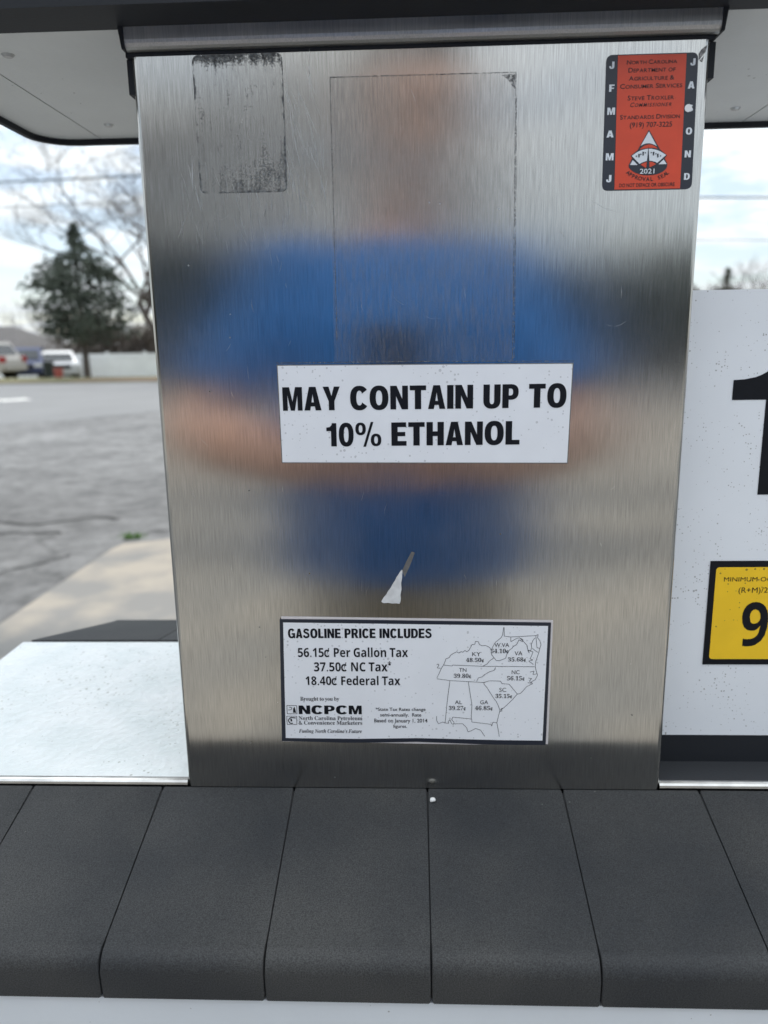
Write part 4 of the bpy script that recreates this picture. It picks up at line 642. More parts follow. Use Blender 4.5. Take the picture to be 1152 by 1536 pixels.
def film_mask(n, l, tc):
    mp = n.new('ShaderNodeMapping'); mp.inputs['Scale'].default_value = (900, 900, 90)
    l.new(tc.outputs['Object'], mp.inputs['Vector'])
    z = n.new('ShaderNodeTexNoise'); z.inputs['Scale'].default_value = 1; z.inputs['Detail'].default_value = 4
    l.new(mp.outputs[0], z.inputs['Vector'])
    r = n.new('ShaderNodeMapRange'); l.new(z.outputs['Fac'], r.inputs['Value'])
    r.inputs['From Min'].default_value = 0.3; r.inputs['From Max'].default_value = 0.7
    r.inputs['To Min'].default_value = 0.01; r.inputs['To Max'].default_value = 0.16
    return r.outputs[0]

M_film = masked_material('thin_glue_film', ((0.30, 0.27, 0.26), (0.40, 0.36, 0.35)), film_mask)

def line_mask(n, l, tc):
    z = n.new('ShaderNodeTexNoise'); z.inputs['Scale'].default_value = 700; z.inputs['Detail'].default_value = 4
    l.new(tc.outputs['Object'], z.inputs['Vector'])
    r = n.new('ShaderNodeMapRange'); l.new(z.outputs['Fac'], r.inputs['Value'])
    r.inputs['From Min'].default_value = 0.38; r.inputs['From Max'].default_value = 0.56
    r.inputs['To Min'].default_value = 0.05; r.inputs['To Max'].default_value = 0.7
    return r.outputs[0]

M_line = masked_material('glue_line', ((0.07, 0.07, 0.075), (0.18, 0.18, 0.18)), line_mask)

# ------------------------------------------------------------------ the fuel dispenser
XC = 0.0034                                      # middle of the column
Z0 = 0.9936                                      # top of the body
pump = thing('fuel_dispenser', 'stainless steel fuel pump with stickers, white shelf and dark sloping ledge', 'fuel pump', (XC, 0.13, 0.15))
PM = Matrix.Translation((-XC, -0.13, -0.15))

def part(name, bm, m, parent=None, **k):
    """A part of the pump, built in world coordinates."""
    o = obj(name, bm, m, None, **k)
    hang(o, parent or pump)
    return o

def hang(o, par):
    o.parent = par
    w = par.matrix_world if par is not pump else Matrix.Translation((XC, 0.13, 0.15))
    if par is pump: o.matrix_parent_inverse = Matrix.Translation((XC, 0.13, 0.15)).inverted()
    else: o.matrix_parent_inverse = Matrix.Identity(4)
    return o

# column: folded brushed sheet with softly bent vertical edges
CX0, CX1, CZ1 = -0.1622, 0.1684, 1.4617
bm = bmesh.new()
box(bm, CX0, CX1, 0.0, 0.262, Z0 - 0.001, CZ1)
es = [e for e in bm.edges if abs(e.verts[0].co.z - e.verts[1].co.z) > 0.1]
bmesh.ops.bevel(bm, geom=es, offset=0.0032, segments=4, profile=0.5, affect='EDGES')
column = part('steel_column', bm, M_steel)
add_uv(column.data)
def merge_into(o, bm, ms):
    """Add surface marks to a part's own mesh."""
    base = len(o.data.materials)
    for m in ms: o.data.materials.append(m)
    for f in bm.faces: f.material_index += base
    tmp = bpy.data.meshes.new('tmp'); bm.to_mesh(tmp); bm.free()
    b2 = bmesh.new(); b2.from_mesh(o.data); b2.from_mesh(tmp)
    b2.to_mesh(o.data); b2.free(); bpy.data.meshes.remove(tmp)
column['label'] = 'brushed stainless steel front panel with scratches and old glue'

# lip above the panel, with a rolled lower edge, and the dark gap below it
bm = bmesh.new()
prof = [(0.0, 1.4805), (-0.0055, 1.4805), (-0.0055, 1.4690), (-0.0052, 1.4672), (-0.0044, 1.4655), (-0.003, 1.4644), (-0.0012, 1.4640), (0.0, 1.4640)]
prism(bm, [(p[0], p[1]) for p in prof], -0.1634, 0.1716, 'x')
lip = part('steel_lip', bm, M_lip); add_uv(lip.data)
bm = bmesh.new()
box(bm, -0.1652, 0.1704, 0.0005, 0.262, 1.4617, 1.4805)
box(bm, -0.1660, -0.1622, 0.004, 0.258, 1.4430, 1.4617)
box(bm, 0.1684, 0.1722, 0.004, 0.258, 1.4430, 1.4617)
prism(bm, [(-0.1634, 1.4805), (-0.1672, 1.4805), (-0.1650, 1.4640), (-0.1634, 1.4640)], -0.006, 0.02, 'y')
prism(bm, [(0.1716, 1.4805), (0.1752, 1.4805), (0.1730, 1.4640), (0.1716, 1.4640)], -0.006, 0.02, 'y')
part('rubber_gasket', bm, M_black_rubber)

# overhead housing: dark rim, pale soffit with two seams and screws
HX = 0.3375
def head_outline(dx, dy0, dy1, r):
    pts = rrect(XC - HX + dx, XC + HX - dx, -0.041 + dy0, 0.256 - dy1, r, 6)
    return [(x, y + 0.010 * max(0.0, (abs(x - XC) - 0.16) / 0.18) ** 2 * (1 if y < 0.1 else 0)) for x, y in pts]
bm = bmesh.new()
ring_prism(bm, head_outline(0, 0, 0, 0.034), head_outline(0.0042, 0.033, 0.0046, 0.030), 1.4755, 1.4905)
rim = part('dark_rim', bm, M_black_rubber)
bm = bmesh.new()
o_in = head_outline(0.0046, 0.0336, 0.0050, 0.0297)
def clip_x(pts, a, b):
    """Part of a convex outline between two x values."""
    def cut(ps, xv, keep_gt):
        out = []
        for i in range(len(ps)):
            p, q = ps[i], ps[(i + 1) % len(ps)]
            ip, iq = (p[0] >= xv) == keep_gt, (q[0] >= xv) == keep_gt
            if ip: out.append(p)
            if ip != iq:
                t = (xv - p[0]) / (q[0] - p[0]); out.append((xv, p[1] + t * (q[1] - p[1])))
        return out
    return cut(cut(pts, a, True), b, False)
SEAM_L, SEAM_R = -0.2790, 0.2866
for a, b in ((-1, SEAM_L - 0.0006), (SEAM_L + 0.0006, SEAM_R - 0.0006), (SEAM_R + 0.0006, 1)):
    prism(bm, clip_x(o_in, a, b), 1.4800, 1.4895, 'z')
soffit = part('soffit_plate', bm, M_soffit)
bm = bmesh.new()
prism(bm, [(x, y) for x, y in head_outline(0.004, 0.003, 0.004, 0.032)], 1.4906, 2.02, 'z')
part('housing', bm, M_housing, bevel=0.006)
for x, y in ((-0.2553, 0.0442), (-0.2545, 0.2071), (0.2635, 0.2088), (0.2620, 0.0442), (0.3100, 0.1200), (-0.3080, 0.1200)):
    bm = bmesh.new()
    bmesh.ops.create_cone(bm, segments=14, radius1=0.0026, radius2=0.0042, depth=0.0016, cap_ends=True)
    bmesh.ops.translate(bm, vec=(x, y, 1.4792), verts=bm.verts)
    part('screw', bm, M_screw)

# white shelf on the left (and its cover under the product panel on the right)
bm = bmesh.new()
box(bm, -0.4154, CX0 + 0.004, 0.0085, 0.265, 0.955, Z0)
shelf = part('white_shelf', bm, M_shelf, bevel=0.0025)
bm = bmesh.new()
box(bm, CX1 - 0.004, 0.4222, 0.0085, 0.265, 0.955, Z0)
part('dark_shelf', bm, mat('dark_shelf_plastic', (0.035, 0.037, 0.042), 0.5, bump=0.3, bscale=600, specks=(0.2, 0.2, 0.2), speck_scale=240, speck_amt=0.04), bevel=0.002)
for x0, x1 in ((-0.4154, CX0 - 0.0008), (CX1 + 0.0004, 0.4222)):
    bm = bmesh.new()
    tube(bm, [(x0, 0.0046, Z0 - 0.0004), (x1, 0.0046, Z0 - 0.0004)], 0.0036, 14)
    part('trim_bar', bm, M_trim, smooth=False)
bm = bmesh.new()
box(bm, -0.4150, 0.4218, 0.0012, 0.0082, 0.950, Z0 - 0.0042)
part('dark_joint', bm, M_black_rubber)

# sloping ledges of charcoal rubber tiles, in front and behind
def tile_profile(sgn, y0):
    prof = [(0, .9921), (-.05, .9797), (-.1050, .9660)]
    for i in range(1, 10):                              # soft bend from the slope into the front face
        a_ = R(76 + (180 - 76) * i / 9)
        prof.append((-.1125 + .0115 * math.cos(a_), .9530 + .0115 * math.sin(a_)))
    prof += [(-.1240, .9362), (-.1200, .9362), (-.1130, .9350), (0, .950)]
    k = 1.0 if sgn > 0 else 1.17                       # the ledge behind reaches a little further out
    return [(y0 + sgn * p[0] * k, p[1]) for p in prof]
seams = [0.0075 + 0.0939 * k for k in range(-5, 6)]
seams = [-0.4154] + [s for s in seams if -0.40 < s < 0.41] + [0.4222]
for sgn, y0 in ((1, 0.0), (-1, 0.274)):
    ends = [-0.4154] + [s for s in seams if -.36 < s < .36] + [0.4222] if sgn < 0 else seams
    for a, b in zip(ends, ends[1:]):
        bm = bmesh.new()
        pr = tile_profile(sgn, y0)
        g = 0.00045
        prism(bm, pr, a + g, b - g, 'x')
        if sgn < 0:                                    # outer corners are cut back
            for v in bm.verts:
                t = max(0.0, (v.co.y - y0) / .145)
                if v.co.x < -.40: v.co.x += .004 + .042 * t
                if v.co.x > .41: v.co.x -= .004 + .042 * t
        es = [e for e in bm.edges if abs(e.verts[0].co.x - e.verts[1].co.x) < 1e-6 or e.verts[0].co.x == a + g]
        bmesh.ops.bevel(bm, geom=es, offset=0.0011, segments=2, profile=0.5, affect='EDGES', clamp_overlap=True)
        t_ = part('ledge_tile', bm, M_tile, smooth=True)
        t_.data.set_sharp_from_angle(angle=R(35))
# joint filler below the seams, then the white lower cabinet
bm = bmesh.new()
for sgn, y0 in ((1, 0.0), (-1, 0.274)):
    pr = [(y0 + sgn * a, z - 0.0014) for a, z in [(-0.002, .9921), (-.06, .9772), (-.1040, .9664), (-.1120, .9635), (-.1180, .9600), (-.1218, .9540), (-.1226, .940), (-.02, .940)]]
    prism(bm, pr, -0.4150 + (.06 if sgn < 0 else 0), 0.4218 - (.06 if sgn < 0 else 0), 'x')
part('tile_backing', bm, mat('dusty_joint', (0.014, 0.014, 0.015), 0.8))
bm = bmesh.new()
box(bm, -0.4120, 0.4190, -0.1215, 0.3955, 0.16, 0.9345)
cab = part('lower_cabinet', bm, M_cabinet, bevel=0.004)
bm = bmesh.new()
box(bm, -0.38, 0.385, -0.1245, -0.1216, 0.22, 0.90)
part('cabinet_door', bm, M_cabinet, bevel=0.002)
bm = bmesh.new()
box(bm, -0.40, 0.407, -0.10, 0.375, 0.15, 0.1599)
part('foot_plate', bm, M_black_rubber)

# ------------------------------------------------------------------ product panel on the right
PY = 0.035
bm = bmesh.new()
box(bm, 0.1720, 0.4150, PY, 0.238, 1.0152, 1.3280)
product = part('product_panel', bm, M_panel_white, bevel=0.0016)
product['label'] = 'white product panel with a black number and a yellow octane label'
bm = bmesh.new()
box(bm, 0.1730, 0.4140, PY + 0.0005, 0.236, Z0, 1.0151)
part('panel_foot', bm, M_black_rubber)
bm = bmesh.new()
one = [(0.2320, 1.1938), (0.2590, 1.1938), (0.2590, 1.2895), (0.2410, 1.2895), (0.2395, 1.2840), (0.2372, 1.2797), (0.2345, 1.2773), (0.2317, 1.2761), (0.2280, 1.2740), (0.2240, 1.2724), (0.2170, 1.2711), (0.2099, 1.2707), (0.2099, 1.2577), (0.2320, 1.2577)]
poly_face(bm, one, PY - 0.0003)
num = hang(flat_mesh('product_number', bm, M_ink, None), product)
bm = bmesh.new()
def frame_pts(x0, x1, z0, z1): return [(x0, z0), (x1, z0), (x1, z1), (x0, z1)]
OX0, OX1 = 0.2044, 0.2920
prism(bm, frame_pts(OX0, OX1, 1.0706, 1.1472), PY - 0.0006, PY - 0.0001, 'y', 0)
poly_face(bm, rrect(0.2085, 0.2879, 1.0748, 1.1428, 0.0022), PY - 0.0008, 1)
place_line(bm, 'MINIMUM OCTANE RATING', 'R', 0.2143, 0.2822, 1.1326, 1.1357, PY - 0.00095, 0)
place_line(bm, '(R+M)/2 METHOD', 'R', 0.2249, 0.2718, 1.1243, 1.1281, PY - 0.00095, 0)
place_line(bm, '93', 'B', 0.2290, 0.2675, 1.0850, 1.1172, PY - 0.00095, 0)
octane = hang(flat_mesh('octane_label', bm, [M_ink, M_yellow], None), product)
octane['label'] = 'yellow octane label with black border and big black digits'

# ------------------------------------------------------------------ stickers on the column
def lift(group, y, inks, bm, only=None):
    for g, s, font, x0, x1, z0, z1, colr in TEXTS:
        if g != group or (only and not only(s, font, colr)): continue
        place_line(bm, s, font, x0 * MM, x1 * MM, 1 + z0 * MM, 1 + z1 * MM, y, inks.get(colr, 0))

def sheet(name, outline, y0, y1, m, parent=None, label=None):
    bm = bmesh.new()
    prism(bm, outline, y0, y1, 'y')
    o = part(name, bm, m, parent)
    if label: o['label'] = label
    return o

def q(pts): return [(x * MM, 1 + z * MM) for x, z in pts]

# ethanol notice: white vinyl with a thin dirty outline
sheet('sticker_edge', q([(-85.3, 285.9), (98.1, 284.5), (96.9, 222.0), (-84.9, 224.0)]), -0.0004, -0.0001, M_glue)
eth = sheet('ethanol_sticker', q([(-84.7, 285.3), (97.5, 283.9), (96.3, 222.6), (-84.3, 224.6)]), -0.0007, -0.00041, M_label_white, label='white sticker with two lines of heavy black capitals')
bm = bmesh.new(); lift('ethanol', -0.0009, {}, bm)
hang(flat_mesh('lettering', bm, M_ink, None), eth)

# gasoline tax notice: thicker plate, black border, pale edge showing at top and right
sheet('plate_edge', q([(-89.8, 120.0), (90.9, 117.0), (90.3, 27.4), (40, 26.8), (-60, 28.2), (-93.0, 28.6)]), -0.0009, -0.0001, mat('pale_plate_edge', (0.62, 0.58, 0.58), 0.35))
bord = q([(-90.9, 118.6), (-40, 118.1), (89.6, 115.9), (88.7, 26.9), (70, 26.9), (45, 27.2), (22, 28.1), (0, 28.9), (-25, 28.2), (-50, 27.9), (-75, 28.6), (-93.4, 29.0)])
tax = sheet('tax_sticker', bord, -0.0013, -0.00091, M_navy, label='white price notice with black border, lines of text and a small map')
bm = bmesh.new()
poly_face(bm, q([(-88.6, 116.3), (87.7, 113.6), (86.4, 30.3), (55, 30.6), (20, 31.4), (0, 31.8), (-40, 31.0), (-90.5, 31.4)]), -0.00145)
face = hang(flat_mesh('notice_face', bm, M_label_white, None), tax)
bm = bmesh.new(); lift('tax', -0.0016, {}, bm)
for x0, z0, x1, z1 in LOGO_BOXES:
    a, b, c, d = x0 * MM, x1 * MM, 1 + z0 * MM, 1 + z1 * MM
    strip(bm, [(a, c), (b, c), (b, d), (a, d), (a, c)], 0.00035, -0.0016)
(a0, c0, b0, d0), (a1, c1, b1, d1) = [[v * MM for v in bx] for bx in LOGO_BOXES]
def in_box(bx, pts):
    x0, z0, x1, z1 = [v * MM for v in bx]
    return [(x0 + u * (x1 - x0), 1 + z0 + v * (z1 - z0)) for u, v in pts]
strip(bm, in_box(LOGO_BOXES[0], [(.1, .45), (.45, .5), (.5, .75), (.2, .8)]), 0.0004, -0.0016)
poly_face(bm, in_box(LOGO_BOXES[0], [(.6, .12), (.92, .12), (.78, .85), (.62, .6)]), -0.0016)
strip(bm, in_box(LOGO_BOXES[1], [(.9, .78), (.4, .85), (.12, .5), (.3, .15), (.6, .12)]), 0.0007, -0.0016)
poly_face(bm, in_box(LOGO_BOXES[1], [(.36, .35), (.55, .4), (.5, .7), (.36, .66)]), -0.0016)
hang(flat_mesh('lettering', bm, M_ink, None), tax)
bm = bmesh.new()
for ln in MAP_LINES: strip(bm, [(x * MM, 1 + z * MM) for x, z in ln], 0.00034, -0.00155)
hang(flat_mesh('map_outline', bm, M_thin_ink, None), tax)

# inspection decal: orange red centre, dark side bars, white month letters, seal
def quad_round(pts, r, k=5):
    out = []
    n = len(pts)
    for i in range(n):
        p = Vector(pts[i]); a = (Vector(pts[i - 1]) - p).normalized(); b = (Vector(pts[(i + 1) % n]) - p).normalized()
        for j in range(k + 1):
            t = j / k
            p0, p2 = p + a * r, p + b * r
            out.append(tuple(p0 * (1 - t) ** 2 + p * 2 * t * (1 - t) + p2 * t * t))
    return out
dec = sheet('inspection_decal', quad_round(q([(110.1, 1455.1 - 1000), (161.3, 455.1), (162.6, 383.0), (111.0, 383.2)]), 0.0036), -0.0005, -0.0001, M_navy, label='orange red inspection decal with dark side bars and a white seal')
bm = bmesh.new()
poly_face(bm, q([(116.5, 454.6), (154.7, 454.5), (155.8, 383.5), (118.0, 383.7)]), -0.00065)
hang(flat_mesh('red_field', bm, M_red, None), dec)
bm = bmesh.new()
lift('decal', -0.0008, {'black': 0, 'white': 1}, bm, lambda s, f, c: s != '2021')
EM = {k: [(x * MM, 1 + z * MM) for x, z in v] for k, v in EMBLEM.items()}
poly_face(bm, EM['tri_dark'], -0.0008, 2)
for k, mi, y in (('tri_white', 1, .00095), ('lens_red', 3, .00095), ('side_l', 1, .00095), ('side_r', 1, .00095), ('fan_white', 1, .0011), ('fan_red', 3, .0011), ('needle', 2, .00125)):
    poly_face(bm, EM[k], -y, mi)
for k in EM:
    if k.startswith('tick'): poly_face(bm, EM[k], -0.00125, 2)
lift('decal', -0.0013, {'white': 1}, bm, lambda s, f, c: s == '2021')
arc = EM['seal_arc']
txt = 'APPROVAL SEAL'
for i, ch in enumerate(txt):                                    # letters set along the lower arc
    if ch == ' ': continue
    t = i / (len(txt) - 1) * (len(arc) - 1)
    k = min(int(t), len(arc) - 2)
    p = Vector(arc[k]).lerp(Vector(arc[k + 1]), t - k)
    d = (Vector(arc[k + 1]) - Vector(arc[k])).normalized()
    up2 = Vector((-d.y, d.x))
    vs, fs = plain_text(ch, 0.02)
    x0, x1, h = min(v[0] for v in vs), max(v[0] for v in vs), max(v[1] for v in vs)
    sc = 0.0021 / h
    c = [p + d * ((v[0] - (x0 + x1) / 2) * sc) + up2 * (v[1] * sc - 0.0022) for v in vs]
    nv = [bm.verts.new((v.x, -0.0008, v.y)) for v in c]
    for tt in fs:
        f = bm.faces.new([nv[j] for j in tt]); f.normal_update()
        if f.normal.y > 0: f.normal_flip()
poly_face(bm, [(0.1574 + 0.0021 * math.cos(R(a)), 1.4262 + 0.0021 * math.sin(R(a))) for a in range(0, 360, 20)], -0.0012, 4)
hang(flat_mesh('lettering', bm, [M_dark_red, M_decal_white, M_navy, M_red, mat('white_paint_dot', (0.85, 0.85, 0.85), 0.5)], None), dec)

# old glue, torn paper, outline of a lost sticker, scratches
bm = bmesh.new()
pts = rrect(-0.0262, 0.0262, -0.0374, 0.0374, 0.0035)
poly_face(bm, pts, 0)
res = flat_mesh('glue_residue', bm, M_residue, None)
res.location = (-0.1003, -0.0003, 1.4242); hang(res, pump)
res['label'] = 'dark glue residue in the outline of a removed sticker'
bm = bmesh.new()
poly_face(bm, q([(-47.2, 448), (59.5, 447.7), (61.2, 286.2), (-49.4, 286.2)]), -0.00015)
hang(flat_mesh('glue_film', bm, M_film, None), pump)
bm = bmesh.new()
strip(bm, q([(-47.2, 300), (-46.9, 448), (59.5, 447.8), (61.0, 287)]), 0.0005, -0.0003)
strip(bm, q([(60.2, 436), (61.9, 288)]), 0.0004, -0.00033)
poly_face(bm, q([(51.5, 446.5), (59.0, 447.0), (59.2, 439), (57.0, 441.5), (55.2, 444)]), -0.00034)
strip(bm, q([(-85.8, 287.0), (-20, 286.8), (98.5, 285.6)]), 0.0005, -0.0003)
hang(flat_mesh('glue_outline', bm, M_line, None), pump)
bm = bmesh.new()
prism(bm, q([(-22.5, 130.7), (-22.0, 130.0), (-20.8, 129.5), (-18, 129.7), (-15.5, 129.2), (-12.4, 129.3), (-10.6, 129.0), (-9.9, 130.1), (-9.6, 132.5), (-9.8, 135.2), (-9.1, 139), (-9.2, 143.5), (-8.6, 147), (-8.3, 151.8), (-8.8, 152.3), (-9.6, 151.4), (-11.3, 148.6), (-12.4, 147.2), (-13.2, 145.1), (-15.1, 142.3), (-16.0, 140.3), (-18.3, 137.2), (-19.0, 135.6), (-21.0, 133.2)]), -0.0006, -0.0002, 'y')
scrap = part('paper_scrap', bm, M_paper); scrap['label'] = 'torn triangle of white paper above the price notice'
bm = bmesh.new()
poly_face(bm, q([(-8.6, 151.6), (-6.9, 147.4), (-3.2, 155.5), (-0.1, 164.0), (-2.2, 164.8), (-5.5, 158.5)]), -0.0003)
hang(flat_mesh('glue_streak', bm, M_glue, None), pump)
bm = bmesh.new()
poly_face(bm, q([(162.0, 451.2), (165.2, 455.2), (166.1, 458.8), (164.6, 457.9), (162.9, 456.6), (161.7, 454.6)]), -0.0004)
poly_face(bm, q([(162.4, 450.9), (163.9, 450.2), (164.6, 453.5)]), -0.0004)
hang(flat_mesh('grey_scuff', bm, mat('pale_scuff', (.42, .41, .40), .5, var=.6, vscale=500), None), pump)

M_scratch = mat('bright_scratch', (0.56, 0.56, 0.55), 0.33, 1.0)
M_fine_scratch = mat('fine_scratch', (0.50, 0.50, 0.49), 0.33, 1.0)
rs = random.Random(5)
def scratch(bm, x, z, ln, ang, w, bend=0.0):
    p = []
    for i in range(5):
        t = i / 4
        p.append((x + math.sin(ang + bend * t) * ln * (t - .5), z - math.cos(ang + bend * t) * ln * (t - .5)))
    for i in range(4):
        wa, wb = w * (1 - abs(i / 2 - 1)) + w * .15, w * (1 - abs((i + 1) / 2 - 1)) + w * .15
        (ax, az), (bx, bz) = p[i], p[i + 1]
        v = [bm.verts.new(c) for c in ((ax - wa / 2, -0.00022, az), (bx - wb / 2, -0.00022, bz), (bx + wb / 2, -0.00022, bz), (ax + wa / 2, -0.00022, az))]
        f = bm.faces.new(v); f.normal_update()
        if f.normal.y > 0: f.normal_flip()
bm = bmesh.new()
for i in range(40):
    scratch(bm, rs.gauss(-.065, .006), rs.uniform(1.385, 1.452), rs.uniform(.008, .03), rs.gauss(.12, .14), rs.uniform(.00008, .00026), rs.uniform(-.12, .12))
for i in range(80):
    scratch(bm, rs.uniform(-.140, -.050), rs.gauss(1.376, .011), rs.uniform(.005, .02), rs.gauss(.04, .14), rs.uniform(.00006, .00024), rs.uniform(-.12, .12))
scratch(bm, -0.1305, 1.398, .02, -.05, .0006); scratch(bm, -0.128, 1.384, .016, .2, .0005)
merge_into(column, bm, [M_scratch])
bm = bmesh.new()
for i in range(45):
    scratch(bm, rs.uniform(-.15, .155), rs.uniform(1.10, 1.45), rs.uniform(.003, .009), rs.gauss(.0, .3), rs.uniform(.00006, .00014), rs.uniform(-.4, .4))
for x, z, ln, a, b in ((0.118, 1.372, .03, 1.1, .5), (0.123, 1.306, .012, 1.4, .6), (-.115, 1.372, .012, 1.2, .9), (-.008, 1.322, .008, .9, .2), (.012, 1.312, .01, 1.2, .5)):
    scratch(bm, x, z, ln, a, .00022, b)
for i in range(26):                                             # tiny pale and dark spots
    x, z, rr = rs.uniform(-.15, .16), rs.uniform(1.0, 1.42), rs.uniform(.0002, .0006)
    poly_face(bm, [(x + rr * math.cos(k * 1.05), z + rr * math.sin(k * 1.05)) for k in range(6)], -0.00025, 1 if i % 2 else 0)
merge_into(column, bm, [M_fine_scratch, M_glue])
# ------------------------------------------------------------------ ground, road, slab
def ground_z(y):
    t = min(max((y - 28.0) / 30.0, 0.0), 1.0)
    return -1.6 * t * t * (3 - 2 * t)

def asphalt_material():
    m, n, l, p = nmat('old_asphalt')
    tc = n.new('ShaderNodeTexCoord')
    def nz(sc, det, rough=.55):
        z = n.new('ShaderNodeTexNoise'); z.inputs['Scale'].default_value = sc; z.inputs['Detail'].default_value = det; z.inputs['Roughness'].default_value = rough
        l.new(tc.outputs['Object'], z.inputs['Vector']); return z
    a, b, c = nz(.8, 5, .65), nz(5, 6, .75), nz(120, 2)
    rp = n.new('ShaderNodeValToRGB')
    e = rp.color_ramp.elements
    e[0].position = .40; e[0].color = (.068, .070, .072, 1)
    e[1].position = .60; e[1].color = (.225, .227, .228, 1)
    s = mnode(n, l, 'ADD', mnode(n, l, 'MULTIPLY', a.outputs['Fac'], .35), mnode(n, l, 'ADD', mnode(n, l, 'MULTIPLY', b.outputs['Fac'], .5), mnode(n, l, 'MULTIPLY', c.outputs['Fac'], .15)))
    l.new(s, rp.inputs['Fac'])
    vo = n.new('ShaderNodeTexVoronoi'); vo.feature = 'DISTANCE_TO_EDGE'; vo.inputs['Scale'].default_value = .42
    wz = n.new('ShaderNodeTexNoise'); wz.inputs['Scale'].default_value = 1.4; wz.inputs['Detail'].default_value = 5
    l.new(tc.outputs['Object'], wz.inputs['Vector'])
    wv = n.new('ShaderNodeVectorMath'); wv.operation = 'MULTIPLY_ADD'; wv.inputs[1].default_value = (.9, .9, .9)
    l.new(wz.outputs['Color'], wv.inputs[0]); l.new(tc.outputs['Object'], wv.inputs[2])
    l.new(wv.outputs[0], vo.inputs['Vector'])
    cr = n.new('ShaderNodeMapRange'); cr.inputs['From Max'].default_value = .022; cr.inputs['To Min'].default_value = .72; cr.inputs['To Max'].default_value = 1
    l.new(vo.outputs['Distance'], cr.inputs['Value'])
    mx = n.new('ShaderNodeMix'); mx.data_type = 'RGBA'; mx.blend_type = 'MULTIPLY'; mx.inputs['Factor'].default_value = 1
    l.new(rp.outputs['Color'], mx.inputs['A']); l.new(cr.outputs[0], mx.inputs['B'])
    l.new(mx.outputs['Result'], p.inputs['Base Color'])
    p.inputs['Roughness'].default_value = .85
    bp = n.new('ShaderNodeBump'); bp.inputs['Strength'].default_value = .5; bp.inputs['Distance'].default_value = .006
    l.new(c.outputs['Fac'], bp.inputs['Height']); l.new(bp.outputs[0], p.inputs['Normal'])
    return m

M_asphalt = asphalt_material()
M_road = mat('worn_road_asphalt', (.165, .17, .175), .8, var=.1, vscale=.7, bump=.3, bscale=60)
M_concrete = mat('stained_concrete', (.385, .345, .29), .85, col2=(.235, .23, .22), vscale=1.7, bump=.3, bscale=70, detail=9, rp0=.46, rp1=.60, specks=(.22, .2, .17), speck_scale=30, speck_amt=.02)
M_dark_asphalt = mat('newer_asphalt_patch', (.075, .077, .08), .8, var=.15, vscale=4, bump=.3, bscale=60)
M_grass = mat('dry_grass', (.115, .125, .045), .9, col2=(.19, .155, .085), vscale=.5, bump=.6, bscale=30, detail=8)
M_dirt = mat('red_brown_dirt', (.20, .12, .08), .9, var=.3, vscale=3)

bm = bmesh.new()
ys = [-400, -60, -20, 0, 10, 20] + [26 + 2 * i for i in range(18)] + [80, 120, 400, 700]
xs = [-700, -200, -80, -40, -20, 0, 20, 40, 80, 200, 700]
grid = [[bm.verts.new((x, y, ground_z(y))) for x in xs] for y in ys]
for j in range(len(ys) - 1):
    for i in range(len(xs) - 1):
        bm.faces.new((grid[j][i], grid[j][i + 1], grid[j + 1][i + 1], grid[j + 1][i]))
struct(obj('ground', bm, M_asphalt))

def sheet_ground(name, pts, dz, m, kind='structure', sub=None):
    bm = bmesh.new()
    vs, fs = fill_contours([pts])
    nv = [bm.verts.new((v[0], v[1], ground_z(v[1]) + dz)) for v in vs]
    for t in fs:
        f = bm.faces.new([nv[i] for i in t]); f.normal_update()
        if f.normal.z < 0: f.normal_flip()
    me = bpy.data.meshes.new(name); bm.to_mesh(me); bm.free()
    return struct(link(name, me, m), kind)

sheet_ground('road', [(-120, 11.2), (-14, 11.3), (-9, 11.5), (-7.2, 12.0), (-6.1, 12.9), (-5.2, 14.3), (-3, 14.9), (0, 15.2), (120, 15.4), (120, 26.3), (-120, 26.6)], .004, M_road)
bm = bmesh.new()
yy = [26.2 + i * 1.2 for i in range(34)] + [80, 120, 300]
g2 = [[bm.verts.new((x, y, ground_z(y) + .035)) for x in (-300, -60, -30, -15, 0, 15, 60, 300)] for y in yy]
for j in range(len(yy) - 1):
    for i in range(7): bm.faces.new((g2[j][i], g2[j][i + 1], g2[j + 1][i + 1], g2[j + 1][i]))
struct(obj('grass_verge', bm, M_grass))
sheet_ground('dirt_patch', [(-12.8, 27.0), (-8, 26.9), (-2, 27.2), (-1, 28.6), (-7, 29.2), (-12, 28.6)], .043, M_dirt)
slab = [(-1.63, 4.44), (-1.74, 4.36), (-1.90, 4.30), (-1.93, 4.15), (-1.945, 2.85), (-2.02, 1.5), (-2.1, -3.75), (2.4, -3.75), (2.2, 4.2), (2.0, 4.5)]
bm = bmesh.new()
prism(bm, slab, -.08, .03, 'z')
struct(obj('concrete_slab', bm, M_concrete, bevel=.012))
bm = bmesh.new()
prism(bm, [(-30, -14.5), (30, -14.5), (30, -6.3), (-30, -6.3)], -.08, .012, 'z')
struct(obj('concrete_apron', bm, M_concrete))
bm = bmesh.new()
prism(bm, [(-30, -5.35), (30, -5.35), (30, -4.6), (-30, -4.6)], -.08, .012, 'z')
struct(obj('concrete_strip', bm, M_concrete))
bm = bmesh.new()
prism(bm, rrect(-1.35, 1.45, -.28, .56, .25), .0, .149, 'z')
struct(obj('pump_island', bm, M_concrete, bevel=.02))
def crack(pts, w):
    fine = []
    for (ax, ay), (bx, by) in zip(pts, pts[1:]):
        for k in range(6): fine.append((ax + (bx - ax) * k / 6 + random.gauss(0, .012), ay + (by - ay) * k / 6 + random.gauss(0, .02)))
    pts = sorted(fine + [pts[-1]]); w *= .7
    o = []
    for i, (x, y) in enumerate(pts): o.append((x, y + w * (.6 + .8 * random.random())))
    return o + [(x, y - w * random.random()) for x, y in reversed(pts)]
